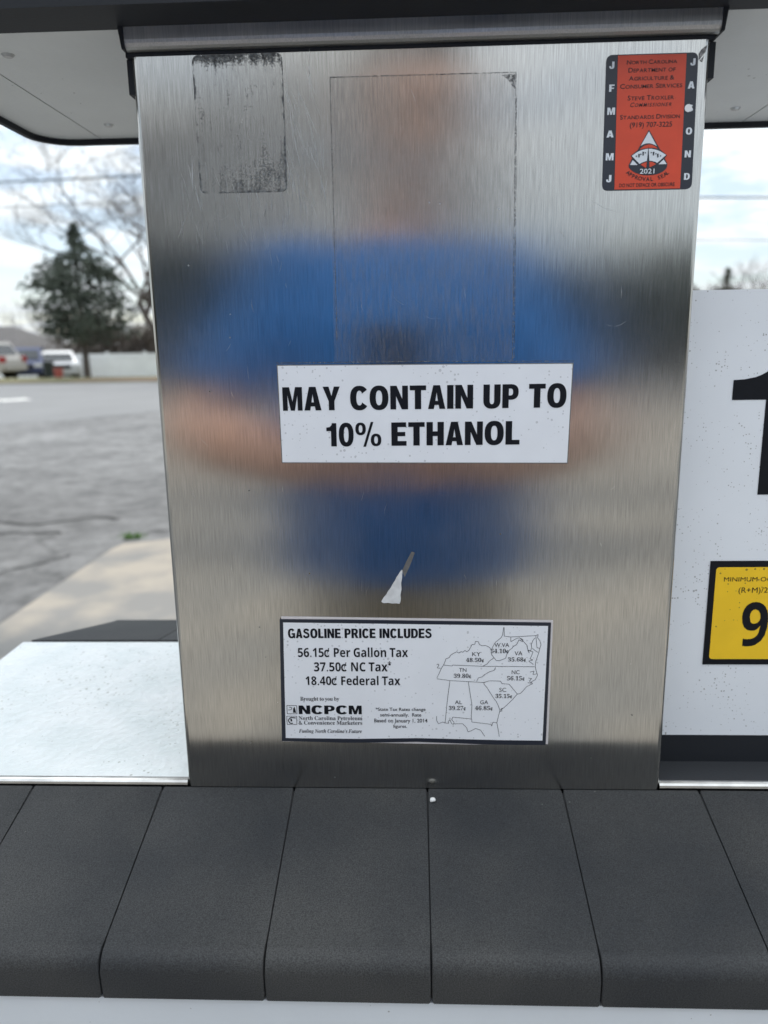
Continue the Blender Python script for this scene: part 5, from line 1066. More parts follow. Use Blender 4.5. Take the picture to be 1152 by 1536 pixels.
M_crack = mat('dark_crack', (.045, .045, .045), .9, var=.4, vscale=8)
for pts, w in (([(-2.75, 3.30), (-2.5, 3.62), (-2.42, 3.75), (-2.25, 3.98), (-2.18, 4.12)], .035), ([(-3.6, 4.95), (-3.1, 5.05), (-2.8, 4.95), (-2.45, 5.2), (-2.25, 5.15)], .05), ([(-1.98, 4.45), (-1.85, 4.72), (-1.4, 4.85), (-.8, 4.95)], .03), ([(-3.1, 4.65), (-2.8, 4.72), (-2.5, 4.7)], .03)):
    sheet_ground('asphalt_crack', crack(pts, w), .004, M_crack)
sheet_ground('road_marking', [(-10.9, 18.0), (-9.9, 17.9), (-9.85, 17.5), (-9.3, 18.1), (-9.85, 18.8), (-9.95, 18.4), (-10.9, 18.5)], .009, mat('worn_road_paint', (.6, .6, .58), .7, var=.3, vscale=6))

# ------------------------------------------------------------------ unseen canopy, added beyond the pump to shade it
M_canopy = mat('white_canopy_metal', (.74, .74, .72), .5, var=.05, vscale=2)
M_canopy_edge = mat('canopy_edge_metal', (.55, .56, .57), .4, var=.05, vscale=2)
can = thing('shade_canopy', 'unseen flat white canopy on two square columns, added beyond the pump to shade it', 'canopy', (0, .13, 0))
def hang_at(name, bm, m, root, **k):
    o = obj(name, bm, m, None, **k); o.parent = root
    o.matrix_parent_inverse = Matrix.Translation(root.location).inverted()
    return o
CY0, CY1 = 2.85, 6.4  # edges set so the pump is shaded and the person stays sunlit
bm = bmesh.new(); box(bm, -8.96, 8.96, CY0 + .04, CY1 - .04, 4.62, 5.3); hang_at('deck', bm, M_canopy, can)
bm = bmesh.new()
for a in ((-9, 9, CY0, CY0 + .038), (-9, 9, CY1 - .038, CY1)): box(bm, a[0], a[1], a[2], a[3], 4.55, 5.42)
for a in ((-9, -8.962), (8.962, 9)): box(bm, a[0], a[1], CY0 + .039, CY1 - .039, 4.55, 5.42)
hang_at('fascia', bm, M_canopy_edge, can)
for x in (-5.6, 5.6):
    bm = bmesh.new(); box(bm, x - .15, x + .15, 4.5, 4.8, 0.0, 4.618); hang_at('column', bm, M_canopy_edge, can, bevel=.02)

# ------------------------------------------------------------------ trees
M_bark = mat('grey_brown_bark', (.095, .08, .068), .9, col2=(.06, .05, .045), vscale=9, bump=.5, bscale=30)
M_twig = mat('bare_twig_bark', (.125, .105, .098), .9, var=.3, vscale=3)
M_needles = mat('dark_evergreen_leaf', (.11, .13, .10), .7, col2=(.062, .078, .062), vscale=1.6, spec=.3)
M_thicket = mat('brown_thicket_twig', (.14, .115, .10), .9, col2=(.075, .062, .055), vscale=.9)
M_backwood = mat('dark_wood_leaf', (.034, .046, .034), .8, col2=(.014, .020, .016), vscale=.5, spec=.25)

def leaf_cloud(bm, pts, size, rnd, per=1, slim=.38, rise=0.0):
    for c in pts:
        for _ in range(per):
            a = Vector((rnd.gauss(0, 1), rnd.gauss(0, 1), rnd.gauss(0, 1))).normalized()
            b = a.orthogonal().normalized()
            b = (b * math.cos(rnd.random() * 6.28) + a.cross(b) * math.sin(rnd.random() * 6.28))
            if rise: b = (b + Vector((0, 0, rise if b.z >= 0 else -rise))).normalized(); a = b.orthogonal()
            s = size * rnd.uniform(.5, 1.3)
            w = a.cross(b) * s * slim
            v = [bm.verts.new(c - b * s), bm.verts.new(c + w), bm.verts.new(c + b * s), bm.verts.new(c - w)]
            bm.faces.new(v)

def evergreen(x, y, h, rad, label, seed, clear=1.1, group=None):
    rnd = random.Random(seed)
    t = thing('evergreen_tree', label, 'tree', (x, y, ground_z(y)), rnd.random() * 6, group)
    bm = bmesh.new()
    tube(bm, [(0, 0, -.1), (.03, .02, h * .25), (-.02, .03, h * .55), (0, 0, h * .93)], [h * .026, h * .02, h * .012, h * .003], 8)
    def width(f):
        ks = [(0, .70), (.08, .94), (.18, 1.0), (.36, .97), (.52, .82), (.66, .62), (.76, .42), (.82, .16), (.90, .08), (1.0, .03)]
        for (fa, wa), (fb, wb) in zip(ks, ks[1:]):
            if f <= fb: return wa + (wb - wa) * (f - fa) / (fb - fa)
        return .03
    pts, tips = [], []
    for i in range(135):
        f = rnd.random() ** 1.1
        z = clear + (h - clear) * f
        a = rnd.random() * 6.283
        r = rad * width(f) * math.sqrt(rnd.uniform(.08, 1.0)) * rnd.choice((.85, 1.0, 1.0, 1.12))
        c = Vector((math.cos(a) * r, math.sin(a) * r, z + rnd.gauss(0, .1)))
        tips.append(c)
        sp = .09 + .21 * width(f)
        for _ in range(int(14 + 26 * width(f))):
            pts.append(c + Vector((rnd.gauss(0, sp), rnd.gauss(0, sp), rnd.gauss(0, sp * .62))))
    for c in tips[::3]:
        tube(bm, [(0, 0, max(.9, c.z - c.xy.length * .55)), (c.x * .55, c.y * .55, c.z - c.xy.length * .2), tuple(c)], [h * .006, h * .004, h * .0012], 5)
    obj('trunk', bm, M_bark, t)
    bm = bmesh.new()
    for _ in range(26): pts.append(Vector((rnd.gauss(0, .07), rnd.gauss(0, .07), rnd.uniform(h * .86, h * 1.03))))
    leaf_cloud(bm, pts, .095, rnd, 4)
    obj('crown', bm, M_needles, t)
    return t

def bare_tree(x, y, h, spread, label, seed, depth=6, group=None, m=None, lean=(0, 0)):
    rnd = random.Random(seed)
    t = thing('bare_tree', label, 'tree', (x, y, ground_z(y)), 0, group)
    tb, cb = bmesh.new(), bmesh.new()
    def grow(p, d, L, r, lv):
        if lv > depth: return
        q1 = p + d * L * .5 + Vector((rnd.gauss(0, .05), rnd.gauss(0, .05), rnd.gauss(0, .03))) * L
        q2 = q1 + (d + Vector((rnd.gauss(0, .14), rnd.gauss(0, .14), rnd.gauss(.03, .08)))).normalized() * L * .5
        tube(tb if lv < 2 else cb, [p, q1, q2], [r, r * .85, r * .68], 7 if lv < 2 else (5 if lv < 4 else 3), cap=lv < 2)
        n = 2 if lv == 0 else rnd.choice((2, 3, 3))
        if lv == 0: n = 4
        for i in range(n):
            a = rnd.random() * 6.283
            tilt = rnd.uniform(.35, .85) * spread
            side = Vector((math.cos(a), math.sin(a), 0))
            nd = (d * math.cos(tilt) + side * math.sin(tilt) + Vector((0, 0, .12))).normalized()
            grow(q2 if rnd.random() < .7 else q1.lerp(q2, .6), nd, L * rnd.uniform(.6, .86), r * (.60 if lv else .5), lv + 1)
    grow(Vector((0, 0, -.1)), Vector((lean[0], lean[1], 1)).normalized(), h * .26, h * .013, 0)
    obj('trunk', tb, M_bark, t)
    obj('crown', cb, m or M_twig, t)
    return t

evergreen(-13.6, 31.6, 5.95, 1.95, 'dark evergreen tree with short trunk standing on the verge across the road', 3, 1.75)
bare_tree(-9.5, 30.5, 12.0, 1.3, 'wide bare tree whose leafless branches reach over the evergreen', 11, 8, lean=(-.32, 0))
bare_tree(-11.6, 37.5, 13.5, 1.3, 'taller bare grey tree behind the wide one, half hidden by the pump column', 12, 8, lean=(-.15, 0))
bare_tree(-31.5, 66, 7.6, .8, 'pale leafless tree rising behind the grey roofed house', 13, 6)
bare_tree(-33.5, 54, 7.0, .8, 'reddish budding tree at the left edge above the house', 14, 6, None, mat('reddish_bud_twig', (.22, .10, .10), .9, var=.3, vscale=4))
bare_tree(20.0, 50, 8.2, .95, 'bare treetop showing right beside the steel column edge', 15, 6)
bare_tree(23.5, 54, 9.3, .95, 'tallest bare treetop above the white product panel', 16, 6)
bare_tree(27.0, 52, 8.6, .95, 'bare treetop at the far right edge above the product panel', 17, 6)
evergreen(24.9, 64, 7.9, 2.2, 'small green treetop low beside the column above the product panel', 21, .6)

def far_wood(name, x0, x1, y0, y1, h, n, size, m, seed, slim=.38, rise=0.0):
    rnd = random.Random(seed); pts = []
    for _ in range(n):
        x, y = rnd.uniform(x0, x1), rnd.uniform(y0, y1)
        top = h * (.72 + .38 * noise.noise(Vector((x * .16, y * .1, seed))) + .2 * noise.noise(Vector((x * .55, 3, seed))))
        pts.append(Vector((x, y, ground_z(y) + top * rnd.random() ** .7)))
    bm = bmesh.new(); leaf_cloud(bm, pts, size, rnd, 1, slim, rise)
    o = obj(name, bm, m); struct(o, 'stuff'); return o
far_wood('brown_thicket', -26, 12, 54, 60, 7.0, 22000, .5, M_thicket, 4, .11, .8)
far_wood('distant_scrub', 12, 75, 68, 74, 8.2, 12000, .55, M_thicket, 9, .1, .8)
far_wood('dark_woods', -60, 60, -30, -25, 5.8, 34000, .36, M_backwood, 6)
far_wood('bare_woods', -60, 3, -34, -30, 15.0, 11000, .75, M_thicket, 8, .07, .8)

# ------------------------------------------------------------------ house, fence, wires beyond the road
M_roof = mat('grey_roof_shingle', (.105, .10, .10), .9, var=.25, vscale=3)
M_siding = mat('tan_siding', (.36, .33, .29), .8, var=.1, vscale=2)
M_glass = mat('dark_window_glass', (.02, .025, .03), .12)
M_white_fence = mat('white_vinyl_fence', (.86, .88, .89), .5, var=.08, vscale=1.5)
hy = 58; hz = ground_z(hy)
house = thing('grey_roofed_house', 'low house with grey hipped roof far left beyond the parked vehicles', 'house', (-37, hy, hz))
bm = bmesh.new(); box(bm, -9.2, 9.2, -4, 4, 0, 2.6); obj('wall', bm, M_siding, house)
bm = bmesh.new()
a = [bm.verts.new(c) for c in ((-10, -4.7, 2.55), (10, -4.7, 2.55), (10, 4.7, 2.55), (-10, 4.7, 2.55))]
b = [bm.verts.new(c) for c in ((-6.5, 0, 4.45), (6.9, 0, 4.35))]
for f in ((a[0], a[1], b[1], b[0]), (a[1], a[2], b[1]), (a[2], a[3], b[0], b[1]), (a[3], a[0], b[0]), (a[3], a[2], a[1], a[0])): bm.faces.new(f)
obj('roof', bm, M_roof, house)
for x in (-5, 0, 5):
    bm = bmesh.new(); box(bm, x - .6, x + .6, -4.04, -4.005, 1.0, 2.2); w = obj('window', bm, M_glass, house)

fy = 40.0; fz = ground_z(fy)
fence = thing('white_fence', 'long low white board fence behind the evergreen tree', 'fence', (-18, fy, fz))
for i in range(20):
    bm = bmesh.new(); box(bm, i * 2.0 - .06 - 4, i * 2.0 + .06 - 4, -.06, .06, -.1, 1.48); obj('fence_post', bm, M_white_fence, fence, bevel=.01)
for i in range(19):
    bm = bmesh.new()
    for k in range(9):
        x = i * 2.0 - 4 + .07 + k * .208
        box(bm, x, x + .2, -.012, .012, .06, 1.38)
    box(bm, i * 2.0 - 4 + .065, i * 2.0 - 4 + 1.935, -.03, -.0125, .2, .3); box(bm, i * 2.0 - 4 + .065, i * 2.0 - 4 + 1.935, -.03, -.0125, 1.2, 1.3)
    obj('fence_panel', bm, M_white_fence, fence)

M_wire = mat('dark_cable', (.05, .06, .05), .6)
def wire(name_label, p0, p1, sag, r):
    bm = bmesh.new()
    p0, p1 = Vector(p0), Vector(p1)
    pts = []
    for i in range(17):
        t = i / 16; p = p0.lerp(p1, t); p.z -= sag * 4 * t * (1 - t); pts.append(p)
    tube(bm, pts, r, 6)
    tag(obj('overhead_wire', bm, M_wire), name_label, 'wire', 'wires above the road')
wire('upper wire left of the column across the bare branches', (-46, 27, 7.4), (1.0, 27, 7.2), .6, .03)
wire('thinner lower wire left of the column', (-46, 27, 6.4), (1.0, 27, 6.35), .5, .016)
wire('thick wire right of the column above the product panel', (1.0, 27, 6.0), (46, 27, 5.9), .4, .028)
wire('thin lowest wire right of the column over the treetops', (1.0, 27, 4.7), (46, 27, 4.6), .45, .012)
pole = thing('utility_pole', 'wooden utility pole hidden behind the pump column carrying the wires', 'pole', (1.0, 27, 0))
bm = bmesh.new(); tube(bm, [(0, .2, -.2), (0, .2, 9.0)], [.16, .11], 12); obj('shaft', bm, M_bark, pole)
bm = bmesh.new(); box(bm, -.9, .9, .02, .12, 7.15, 7.28); obj('crossarm', bm, M_bark, pole)

# ------------------------------------------------------------------ vehicles and bins across the road
M_tyre = mat('tyre_rubber', (.02, .02, .02), .8)
M_rim = mat('alloy_rim', (.45, .45, .46), .35, .9)
M_tail = mat('red_lamp_lens', (.35, .012, .012), .25)
M_head = mat('clear_lamp_lens', (.7, .72, .74), .15)
def vehicle(name, label, x, y, rz, paint, L, Wd, belt, H, cab, hood):
    """Front towards local +x. cab = (rear base, rear top, front top, front base) of the cabin along x."""
    v = thing(name, label, 'car', (x, y, ground_z(y) + .035), rz)
    mp = mat(name + '_paint', paint, .3, .25, coat=.6)
    h = L / 2
    bm = bmesh.new()
    prof = [(-h + .04, .34), (-h, .55), (-h + .03, belt * .82), (-h + .12, belt), (cab[3], belt), (h - .25, hood), (h - .04, hood - .16), (h, .55), (h - .06, .30), (h - .5, .24), (-h + .5, .24)]
    prism(bm, prof, -Wd / 2, Wd / 2, 'y')
    obj('body', bm, mp, v, bevel=.07, seg=3)
    bm = bmesh.new()
    n = Wd / 2 - .05; t = Wd / 2 - .2
    lo = [bm.verts.new(c) for c in ((cab[0], -n, belt - .03), (cab[3], -n, belt - .03), (cab[3], n, belt - .03), (cab[0], n, belt - .03))]
    hi = [bm.verts.new(c) for c in ((cab[1], -t, H), (cab[2], -t, H), (cab[2], t, H), (cab[1], t, H))]
    bm.faces.new(hi)
    for i in range(4): bm.faces.new((lo[i], lo[(i + 1) % 4], hi[(i + 1) % 4], hi[i]))
    bm.faces.new(lo[::-1])
    obj('cabin', bm, mp, v, bevel=.06, seg=3)
    zb, zt = belt + .05, H - .12
    def lerp_x(z, a, b): return a + (b - a) * (z - belt) / (H - belt)
    def side(z): return n + (t - n) * (z - belt + .03) / (H - belt + .03) + .012
    mid = (cab[1] + cab[2]) / 2
    for sgn in (-1, 1):
        for xa, xb, xc, xd in ((lerp_x(zb, cab[0], cab[1]) + .16, mid - .05, mid - .05, lerp_x(zt, cab[0], cab[1]) + .12), (mid + .05, lerp_x(zb, cab[3], cab[2]) - .16, lerp_x(zt, cab[3], cab[2]) - .12, mid + .05)):
            bm = bmesh.new()
            o = [bm.verts.new(c) for c in ((xa, sgn * side(zb), zb), (xb, sgn * side(zb), zb), (xc, sgn * side(zt), zt), (xd, sgn * side(zt), zt))]
            i = [bm.verts.new((p.co.x, p.co.y - sgn * .02, p.co.z)) for p in o]
            bm.faces.new(o); bm.faces.new(i[::-1])
            for k in range(4): bm.faces.new((o[k], o[(k + 1) % 4], i[(k + 1) % 4], i[k]))
            obj('side_window', bm, M_glass, v)
    for nm, xb, xt, s in (('rear_window', cab[0], cab[1], -1), ('windscreen', cab[3], cab[2], 1)):
        bm = bmesh.new()
        o = [bm.verts.new(c) for c in ((lerp_x(zb, xb, xt) + s * .014, -n + .16, zb), (lerp_x(zb, xb, xt) + s * .014, n - .16, zb), (lerp_x(zt, xb, xt) + s * .014, t - .08, zt), (lerp_x(zt, xb, xt) + s * .014, -t + .08, zt))]
        i = [bm.verts.new((p.co.x - s * .02, p.co.y, p.co.z)) for p in o]
        bm.faces.new(o); bm.faces.new(i[::-1])
        for k in range(4): bm.faces.new((o[k], o[(k + 1) % 4], i[(k + 1) % 4], i[k]))
        obj(nm, bm, M_glass, v)
    for sx in (-h + .85, h - .9):
        for sgn in (-1, 1):
            bm = bmesh.new()
            tube(bm, [(sx, sgn * (Wd / 2 - .2), .33), (sx, sgn * (Wd / 2 + .012), .33)], .33, 22)
            ty = obj('tyre', bm, M_tyre, v, bevel=.03)
            bm = bmesh.new()
            tube(bm, [(sx, sgn * (Wd / 2 + .0), .33), (sx, sgn * (Wd / 2 + .025), .33)], .2, 16)
            obj('rim', bm, M_rim, ty)
    for sgn in (-1, 1):
        bm = bmesh.new(); box(bm, -h - .015, -h + .16, sgn * (Wd / 2 - .12) - .13, sgn * (Wd / 2 - .12) + .13, belt * .72, belt * .97); obj('tail_lamp', bm, M_tail, v, bevel=.02)
        bm = bmesh.new(); box(bm, h - .2, h + .005, sgn * (Wd / 2 - .2) - .17, sgn * (Wd / 2 - .2) + .17, .62, .78); obj('headlight', bm, M_head, v, bevel=.02)
    bm = bmesh.new(); box(bm, -h - .06, -h + .1, -Wd / 2 + .08, Wd / 2 - .08, .36, .54); obj('rear_bumper', bm, mp, v, bevel=.04)
    bm = bmesh.new(); box(bm, h - .12, h + .05, -Wd / 2 + .08, Wd / 2 - .08, .34, .52); obj('front_bumper', bm, mp, v, bevel=.04)
    bm = bmesh.new(); box(bm, h - .06, h + .012, -.45, .45, .56, .76); obj('grille', bm, M_tyre, v)
    return v
vehicle('parked_suv', 'silver beige estate car with dark glass cut by the left edge', -19.7, 33.2, R(176), (.42, .39, .35), 4.7, 1.82, .98, 1.56, (-2.1, -1.75, .55, 1.15), .98)
vehicle('parked_hatchback', 'dark blue car with pale glare on its bonnet behind the silver estate', -18.6, 36.6, R(-70), (.03, .045, .12), 4.2, 1.75, .92, 1.5, (-1.7, -1.2, .5, 1.25), .9)
vehicle('parked_sedan', 'white car nosing forward between dark bin and evergreen trunk', -17.6, 37.6, R(-62), (.52, .54, .56), 4.3, 1.75, .9, 1.38, (-1.75, -1.05, .5, 1.3), .86)
cart = thing('refuse_cart', 'dark wheeled refuse cart on the verge beside the estate car', 'bin', (-15.35, 31.9, ground_z(31.9) + .035), .3)
cart.scale = (.66, .66, .66)
M_cart = mat('dark_green_plastic', (.02, .028, .026), .5)
bm = bmesh.new()
lo = [bm.verts.new(c) for c in ((-.22, -.25, .05), (.22, -.25, .05), (.22, .25, .05), (-.22, .25, .05))]
hi = [bm.verts.new(c) for c in ((-.29, -.34, .95), (.29, -.34, .95), (.29, .34, .95), (-.29, .34, .95))]
bm.faces.new(lo[::-1]); bm.faces.new(hi)
for i in range(4): bm.faces.new((lo[i], lo[(i + 1) % 4], hi[(i + 1) % 4], hi[i]))
obj('tub', bm, M_cart, cart, bevel=.03)
bm = bmesh.new(); box(bm, -.31, .31, -.37, .37, .953, 1.02); obj('lid', bm, M_cart, cart, bevel=.025)
for s in (-1, 1):
    bm = bmesh.new(); tube(bm, [(s * .24, .3, .12), (s * .3, .3, .12)], .12, 14); obj('wheel', bm, M_tyre, cart)
bm = bmesh.new(); tube(bm, [(-.25, .42, .93), (.25, .42, .93)], .018, 8); obj('handle', bm, M_cart, cart)
red = thing('red_tub', 'small red tub on the verge right of the dark refuse cart', 'tub', (-14.95, 31.9, ground_z(31.9) + .035))
red.scale = (.85, .85, .85)
M_tub = mat('faded_red_plastic', (.40, .10, .08), .6)
bm = bmesh.new(); tube(bm, [(0, 0, 0), (0, 0, .02), (0, 0, .42)], [.17, .18, .23], 18); obj('tub_wall', bm, M_tub, red)
bm = bmesh.new(); tube(bm, [(0, 0, .421), (0, 0, .45)], [.245, .245], 18); obj('rim', bm, M_tub, red)

# weeds in the crack and a pebble on the ledge
bm = bmesh.new(); rw = random.Random(2)
for i in range(90):
    x, y = rw.gauss(0, .035), rw.gauss(0, .02); a = rw.random() * 6.28; h = rw.uniform(.015, .05); dx, dy = math.cos(a) * .03, math.sin(a) * .03
    v = [bm.verts.new(c) for c in ((x - .004, y, 0), (x + .004, y, 0), (x + dx, y + dy, h))]; bm.faces.new(v)
wd = obj('weed_tuft', bm, mat('weed_green', (.10, .22, .03), .7)); wd.location = (-1.93, 4.55, .004)
struct(wd, 'stuff')
bm = bmesh.new(); ball(bm, (0, 0, 0), .0021, 10, 7, (1, .8, .8))
for v in bm.verts: v.co += noise.noise_vector(v.co * 400) * .0005
pb = obj('pebble', bm, mat('white_pebble', (.75, .75, .73), .5), smooth=True); pb.location = (.0110, -.0115, .9908)
tag(pb, 'tiny white pebble on the dark tile just below the steel panel', 'pebble')
# ------------------------------------------------------------------ the person holding the phone (seen as a blurred reflection)
def remeshed(name, bm, m, parent, voxel, smooth_iter=4):
    """Union of overlapping closed shapes as one continuous smooth surface."""
    bmesh.ops.recalc_face_normals(bm, faces=bm.faces)
    me = bpy.data.meshes.new('tmp'); bm.to_mesh(me); bm.free()
    o = bpy.data.objects.new('tmp', me); COL.objects.link(o)
    md = o.modifiers.new('r', 'REMESH'); md.mode = 'VOXEL'; md.voxel_size = voxel
    if smooth_iter:
        s = o.modifiers.new('s', 'SMOOTH'); s.iterations = smooth_iter; s.factor = .5
    dg = bpy.context.evaluated_depsgraph_get()
    me2 = bpy.data.meshes.new_from_object(o.evaluated_get(dg)); me2.name = name
    bpy.data.objects.remove(o); bpy.data.meshes.remove(me)
    me2.materials.clear()
    return link(name, me2, m, parent, True)

PX, PYB = -0.015, -0.845                       # where the torso stands
person = thing('person', 'person in blue short sleeved shirt and khaki trousers holding up a phone', 'person', (PX, PYB, .03))
PI = Matrix.Translation(person.location).inverted()
def phang(o):
    o.matrix_parent_inverse = PI; return o
M_skin = mat('skin', (.58, .34, .25), .5, var=.08, vscale=12)
M_shirt = mat('blue_shirt_cloth', (.014, .135, .43), .8, var=.12, vscale=9, bump=.3, bscale=90)
M_khaki = mat('khaki_cloth', (.30, .25, .18), .85, var=.1, vscale=8, bump=.3, bscale=90)
M_hair = mat('brown_hair', (.05, .032, .022), .6, var=.3, vscale=60)
M_shoe = mat('grey_shoe', (.10, .10, .10), .7)
M_sole = mat('pale_sole', (.5, .5, .48), .7)

def V3(*a): return Vector(a)
def torso(bm, levels, grow=0.0):
    """levels: (z, half width, half depth, y centre)."""
    rings = []
    for z, w, d, yc in levels:
        rings.append([bm.verts.new((PX + (w + grow) * math.copysign(abs(math.cos(a)) ** .85, math.cos(a)), yc + (d + grow) * math.copysign(abs(math.sin(a)) ** .85, math.sin(a)), z)) for a in [2 * math.pi * k / 20 for k in range(20)]])
    for i in range(len(rings) - 1):
        for k in range(20):
            bm.faces.new((rings[i][k], rings[i][(k + 1) % 20], rings[i + 1][(k + 1) % 20], rings[i + 1][k]))
    bm.faces.new(rings[0][::-1]); bm.faces.new(rings[-1])
Y = PYB
TORSO = [(.84, .155, .11, Y), (.93, .168, .115, Y), (1.02, .155, .105, Y), (1.12, .150, .105, Y), (1.24, .170, .118, Y), (1.33, .180, .115, Y), (1.40, .165, .095, Y - .005), (1.45, .105, .070, Y - .008), (1.475, .06, .055, Y - .005)]
ELB = {-1: V3(-.355, -.715, 1.165), 1: V3(.265, -.70, 1.155)}
SHO = {-1: V3(PX - .180, Y, 1.402), 1: V3(PX + .155, Y, 1.400)}
WRI = {-1: V3(-.130, -.560, 1.130), 1: V3(.080, -.560, 1.130)}
PALM = {-1: V3(-.090, -.515, 1.152), 1: V3(.038, -.515, 1.152)}
bm = bmesh.new()
torso(bm, TORSO)
tube(bm, [(PX, Y - .01, 1.44), (PX + .008, Y + .005, 1.50), (PX + .018, Y + .03, 1.57)], [.06, .055, .058], 14)
for s in (-1, 1):
    e, sh, w, pm = ELB[s], SHO[s], WRI[s], PALM[s]
    tube(bm, [sh + V3(-s * .03, 0, .0), sh, sh.lerp(e, .5), e.lerp(sh, .08), e], [.055, .056, .049, .041, .040], 12)
    ball(bm, e, .041, 12, 8)
    tube(bm, [e, e.lerp(w, .25), e.lerp(w, .6), w], [.044, .052, .044, .032], 12)
    tube(bm, [w, w.lerp(pm, .5), pm, pm + (pm - w).normalized() * .02], [(.027, .022), (.034, .018), (.038, .015), (.034, .013)], 12)
    tube(bm, [(PX + s * .085, Y, .92), (PX + s * .092, Y + .005, .70), (PX + s * .098, Y + .01, .51), (PX + s * .10, Y - .015, .36), (PX + s * .10, Y - .01, .20), (PX + s * .10, Y - .005, .10)], [.088, .075, .055, .053, .040, .035], 14)
    tube(bm, [(PX + s * .10, Y - .04, .075), (PX + s * .105, Y + .06, .068), (PX + s * .11, Y + .15, .055)], [.036, .04, .03], 12)
    # five fingers: four behind the phone's back edge, thumb on the screen side
    for k in range(4):
        base = pm + V3(-s * .006, .012, .030 - k * .021)
        ln = (.040, .046, .043, .033)[k]
        p1 = base + V3(-s * ln * .45, .022, .001)
        p2 = p1 + V3(-s * ln * .5, .002, .0)
        p3 = p2 + V3(-s * ln * .42, -.008, -.001)
        tube(bm, [pm.lerp(base, .4), base, p1, p2, p3], [.0095, .009, .0085, .0078, .0062], 8)
        ball(bm, p3, .0064, 8, 6)
    tb0 = w.lerp(pm, .55) + V3(-s * .006, -.006, .018)
    tb1 = tb0 + V3(-s * .012, -.008, .030); tb2 = tb1 + V3(-s * .020, .004, .022); tb3 = tb2 + V3(-s * .014, .004, .010)
    tube(bm, [w.lerp(pm, .5), tb0, tb1, tb2, tb3], [.014, .014, .0115, .010, .008], 8)
    ball(bm, tb3, .0082, 8, 6)
# head, looking down at the phone
HC = V3(PX + .026, Y + .055, 1.645)
HR = Matrix.Rotation(R(-24), 3, 'X')
def hp(p): return HC + HR @ Vector(p)
hv = bmesh.ops.create_uvsphere(bm, u_segments=28, v_segments=22, radius=1.0)['verts']
for v in hv:
    x, y, z = v.co
    w = .076 - .014 * max(0, -z) ** 1.5
    d = .096
    q_ = V3(x * w, y * d, z * .118)
    if z < -.2 and y > 0: q_.y += .010 * (-z)                     # jaw and chin forward
    if y > 0:
        q_.y -= .010 * math.exp(-((abs(x) - .42) / .2) ** 2 - ((z - .05) / .13) ** 2)   # eye sockets
        q_.y += .006 * math.exp(-(x / .5) ** 2 - ((z - .24) / .1) ** 2)                # brow
        q_.y += .004 * math.exp(-(x / .3) ** 2 - ((z + .52) / .07) ** 2)                # lips
    v.co = hp(q_)
tube(bm, [hp((0, .088, .012)), hp((0, .103, -.012)), hp((0, .112, -.032)), hp((0, .094, -.040))], [.007, .010, .013, .009], 8)
for s in (-1, 1):
    ball(bm, hp((s * .076, -.008, -.005)), .03, 10, 8, (.28, .6, 1.0))
body = phang(remeshed('body', bm, M_skin, person, .0042, 3))
for s in (-1, 1):
    bm = bmesh.new(); ball(bm, hp((s * .032, .0745, .006)), .0105, 14, 10)
    phang(obj('eye', bm, mat('eye_white', (.75, .74, .72), .2), person, True))
    bm = bmesh.new(); ball(bm, hp((s * .032, .0826, .003)), .0056, 12, 8, (1, .6, 1))
    phang(obj('iris', bm, mat('brown_iris', (.05, .03, .02), .2), person, True))
bm = bmesh.new(); tube(bm, [hp((-.026, .089, -.061)), hp((-.01, .0985, -.0605)), hp((0, .099, -.062)), hp((.01, .0985, -.0605)), hp((.026, .089, -.061))], [.003, .005, .0046, .005, .003], 8)
phang(obj('lips', bm, mat('lip_skin', (.42, .16, .13), .4), person, True))
bm = bmesh.new()
hv = bmesh.ops.create_uvsphere(bm, u_segments=32, v_segments=24, radius=1.0)['verts']
for v in hv:
    x, y, z = v.co
    k = 1.0 + .02 * noise.noise(Vector((x * 7, y * 7, z * 3)))
    face = y > .35 and z < .52
    low = z < -.35
    if face or low: k *= .90 - .05 * (z < -.6)
    v.co = hp((x * .083 * k, (y * .102 - .004) * k, z * .127 * k + .003))
phang(remeshed('hair', bm, M_hair, person, .005, 1))
bm = bmesh.new()
torso(bm, [(.905, .215, .140, Y), (.98, .220, .148, Y + .01), (1.10, .218, .150, Y + .012), (1.22, .210, .142, Y), (1.33, .200, .132, Y), (1.405, .176, .106, Y - .005), (1.445, .112, .080, Y - .008), (1.462, .08, .07, Y - .006)])
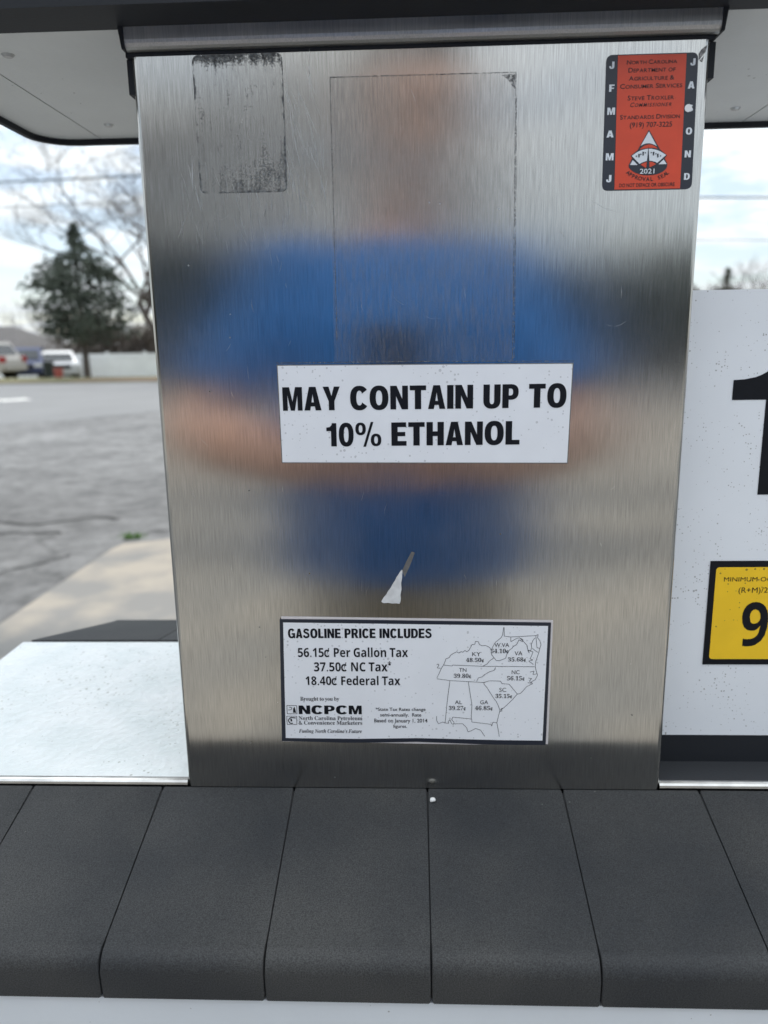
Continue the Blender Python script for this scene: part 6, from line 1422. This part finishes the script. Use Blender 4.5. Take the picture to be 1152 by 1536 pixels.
for s in (-1, 1):
    e, sh = ELB[s], SHO[s]
    tube(bm, [sh + V3(-s * .05, 0, 0), sh + V3(s * .012, 0, .004), sh.lerp(e, .35), sh.lerp(e, .78)], [.072, .069, .063, .064], 16)
phang(remeshed('shirt', bm, M_shirt, person, .007, 3))
bm = bmesh.new()
torso(bm, [(.84, .176, .124, Y), (.90, .178, .125, Y), (.955, .168, .118, Y)])
for s in (-1, 1):
    tube(bm, [(PX + s * .08, Y, .93), (PX + s * .092, Y + .004, .72), (PX + s * .10, Y + .01, .5), (PX + s * .105, Y - .008, .3), (PX + s * .108, Y - .004, .10)], [.100, .090, .076, .070, .066], 16)
phang(remeshed('trousers', bm, M_khaki, person, .008, 3))
for s in (-1, 1):
    bm = bmesh.new()
    tube(bm, [(PX + s * .104, Y - .075, .085), (PX + s * .106, Y + .0, .092), (PX + s * .11, Y + .1, .078), (PX + s * .114, Y + .185, .066)], [(.036, .034), (.043, .04), (.046, .032), (.032, .02)], 14)
    sh_ = phang(remeshed('shoe', bm, M_shoe, person, .006, 2))
    bm = bmesh.new(); prism(bm, [(PX + s * .104 + a, Y + b) for a, b in ((-.034, -.10), (.034, -.10), (.042, .0), (.052, .10), (.036, .20), (-.024, .20), (-.044, .10), (-.038, 0))], .031, .052, 'z')
    phang(obj('sole', bm, M_sole, person, bevel=.006))

# phone: thin slab held just behind the camera's own position, tilted with it
phone = thing('phone', 'dark phone held upright in both hands of the person', 'phone')
PT = CAM_M.to_4x4(); PT.translation = CAM_POS
bm = bmesh.new()
prism(bm, rrect(-.060, .012, -.132, .016, .010), .0022, .0100, 'z')
o = obj('case', bm, mat('dark_phone_case', (.012, .012, .014), .4), phone, bevel=.0018); o.matrix_basis = PT
bm = bmesh.new()
prism(bm, rrect(-.0575, .0095, -.1295, .0135, .008), .0101, .0104, 'z')
o = obj('screen', bm, mat('phone_screen_glass', (.02, .022, .025), .1), phone); o.matrix_basis = PT
for a, b in ((0, 0), (0, -.016)):
    bm = bmesh.new(); tube(bm, [(a, b, .0008), (a, b, .0021)], .0062, 18)
    o = obj('lens_ring', bm, mat('lens_ring_metal', (.05, .05, .055), .3, .8), phone); o.matrix_basis = PT
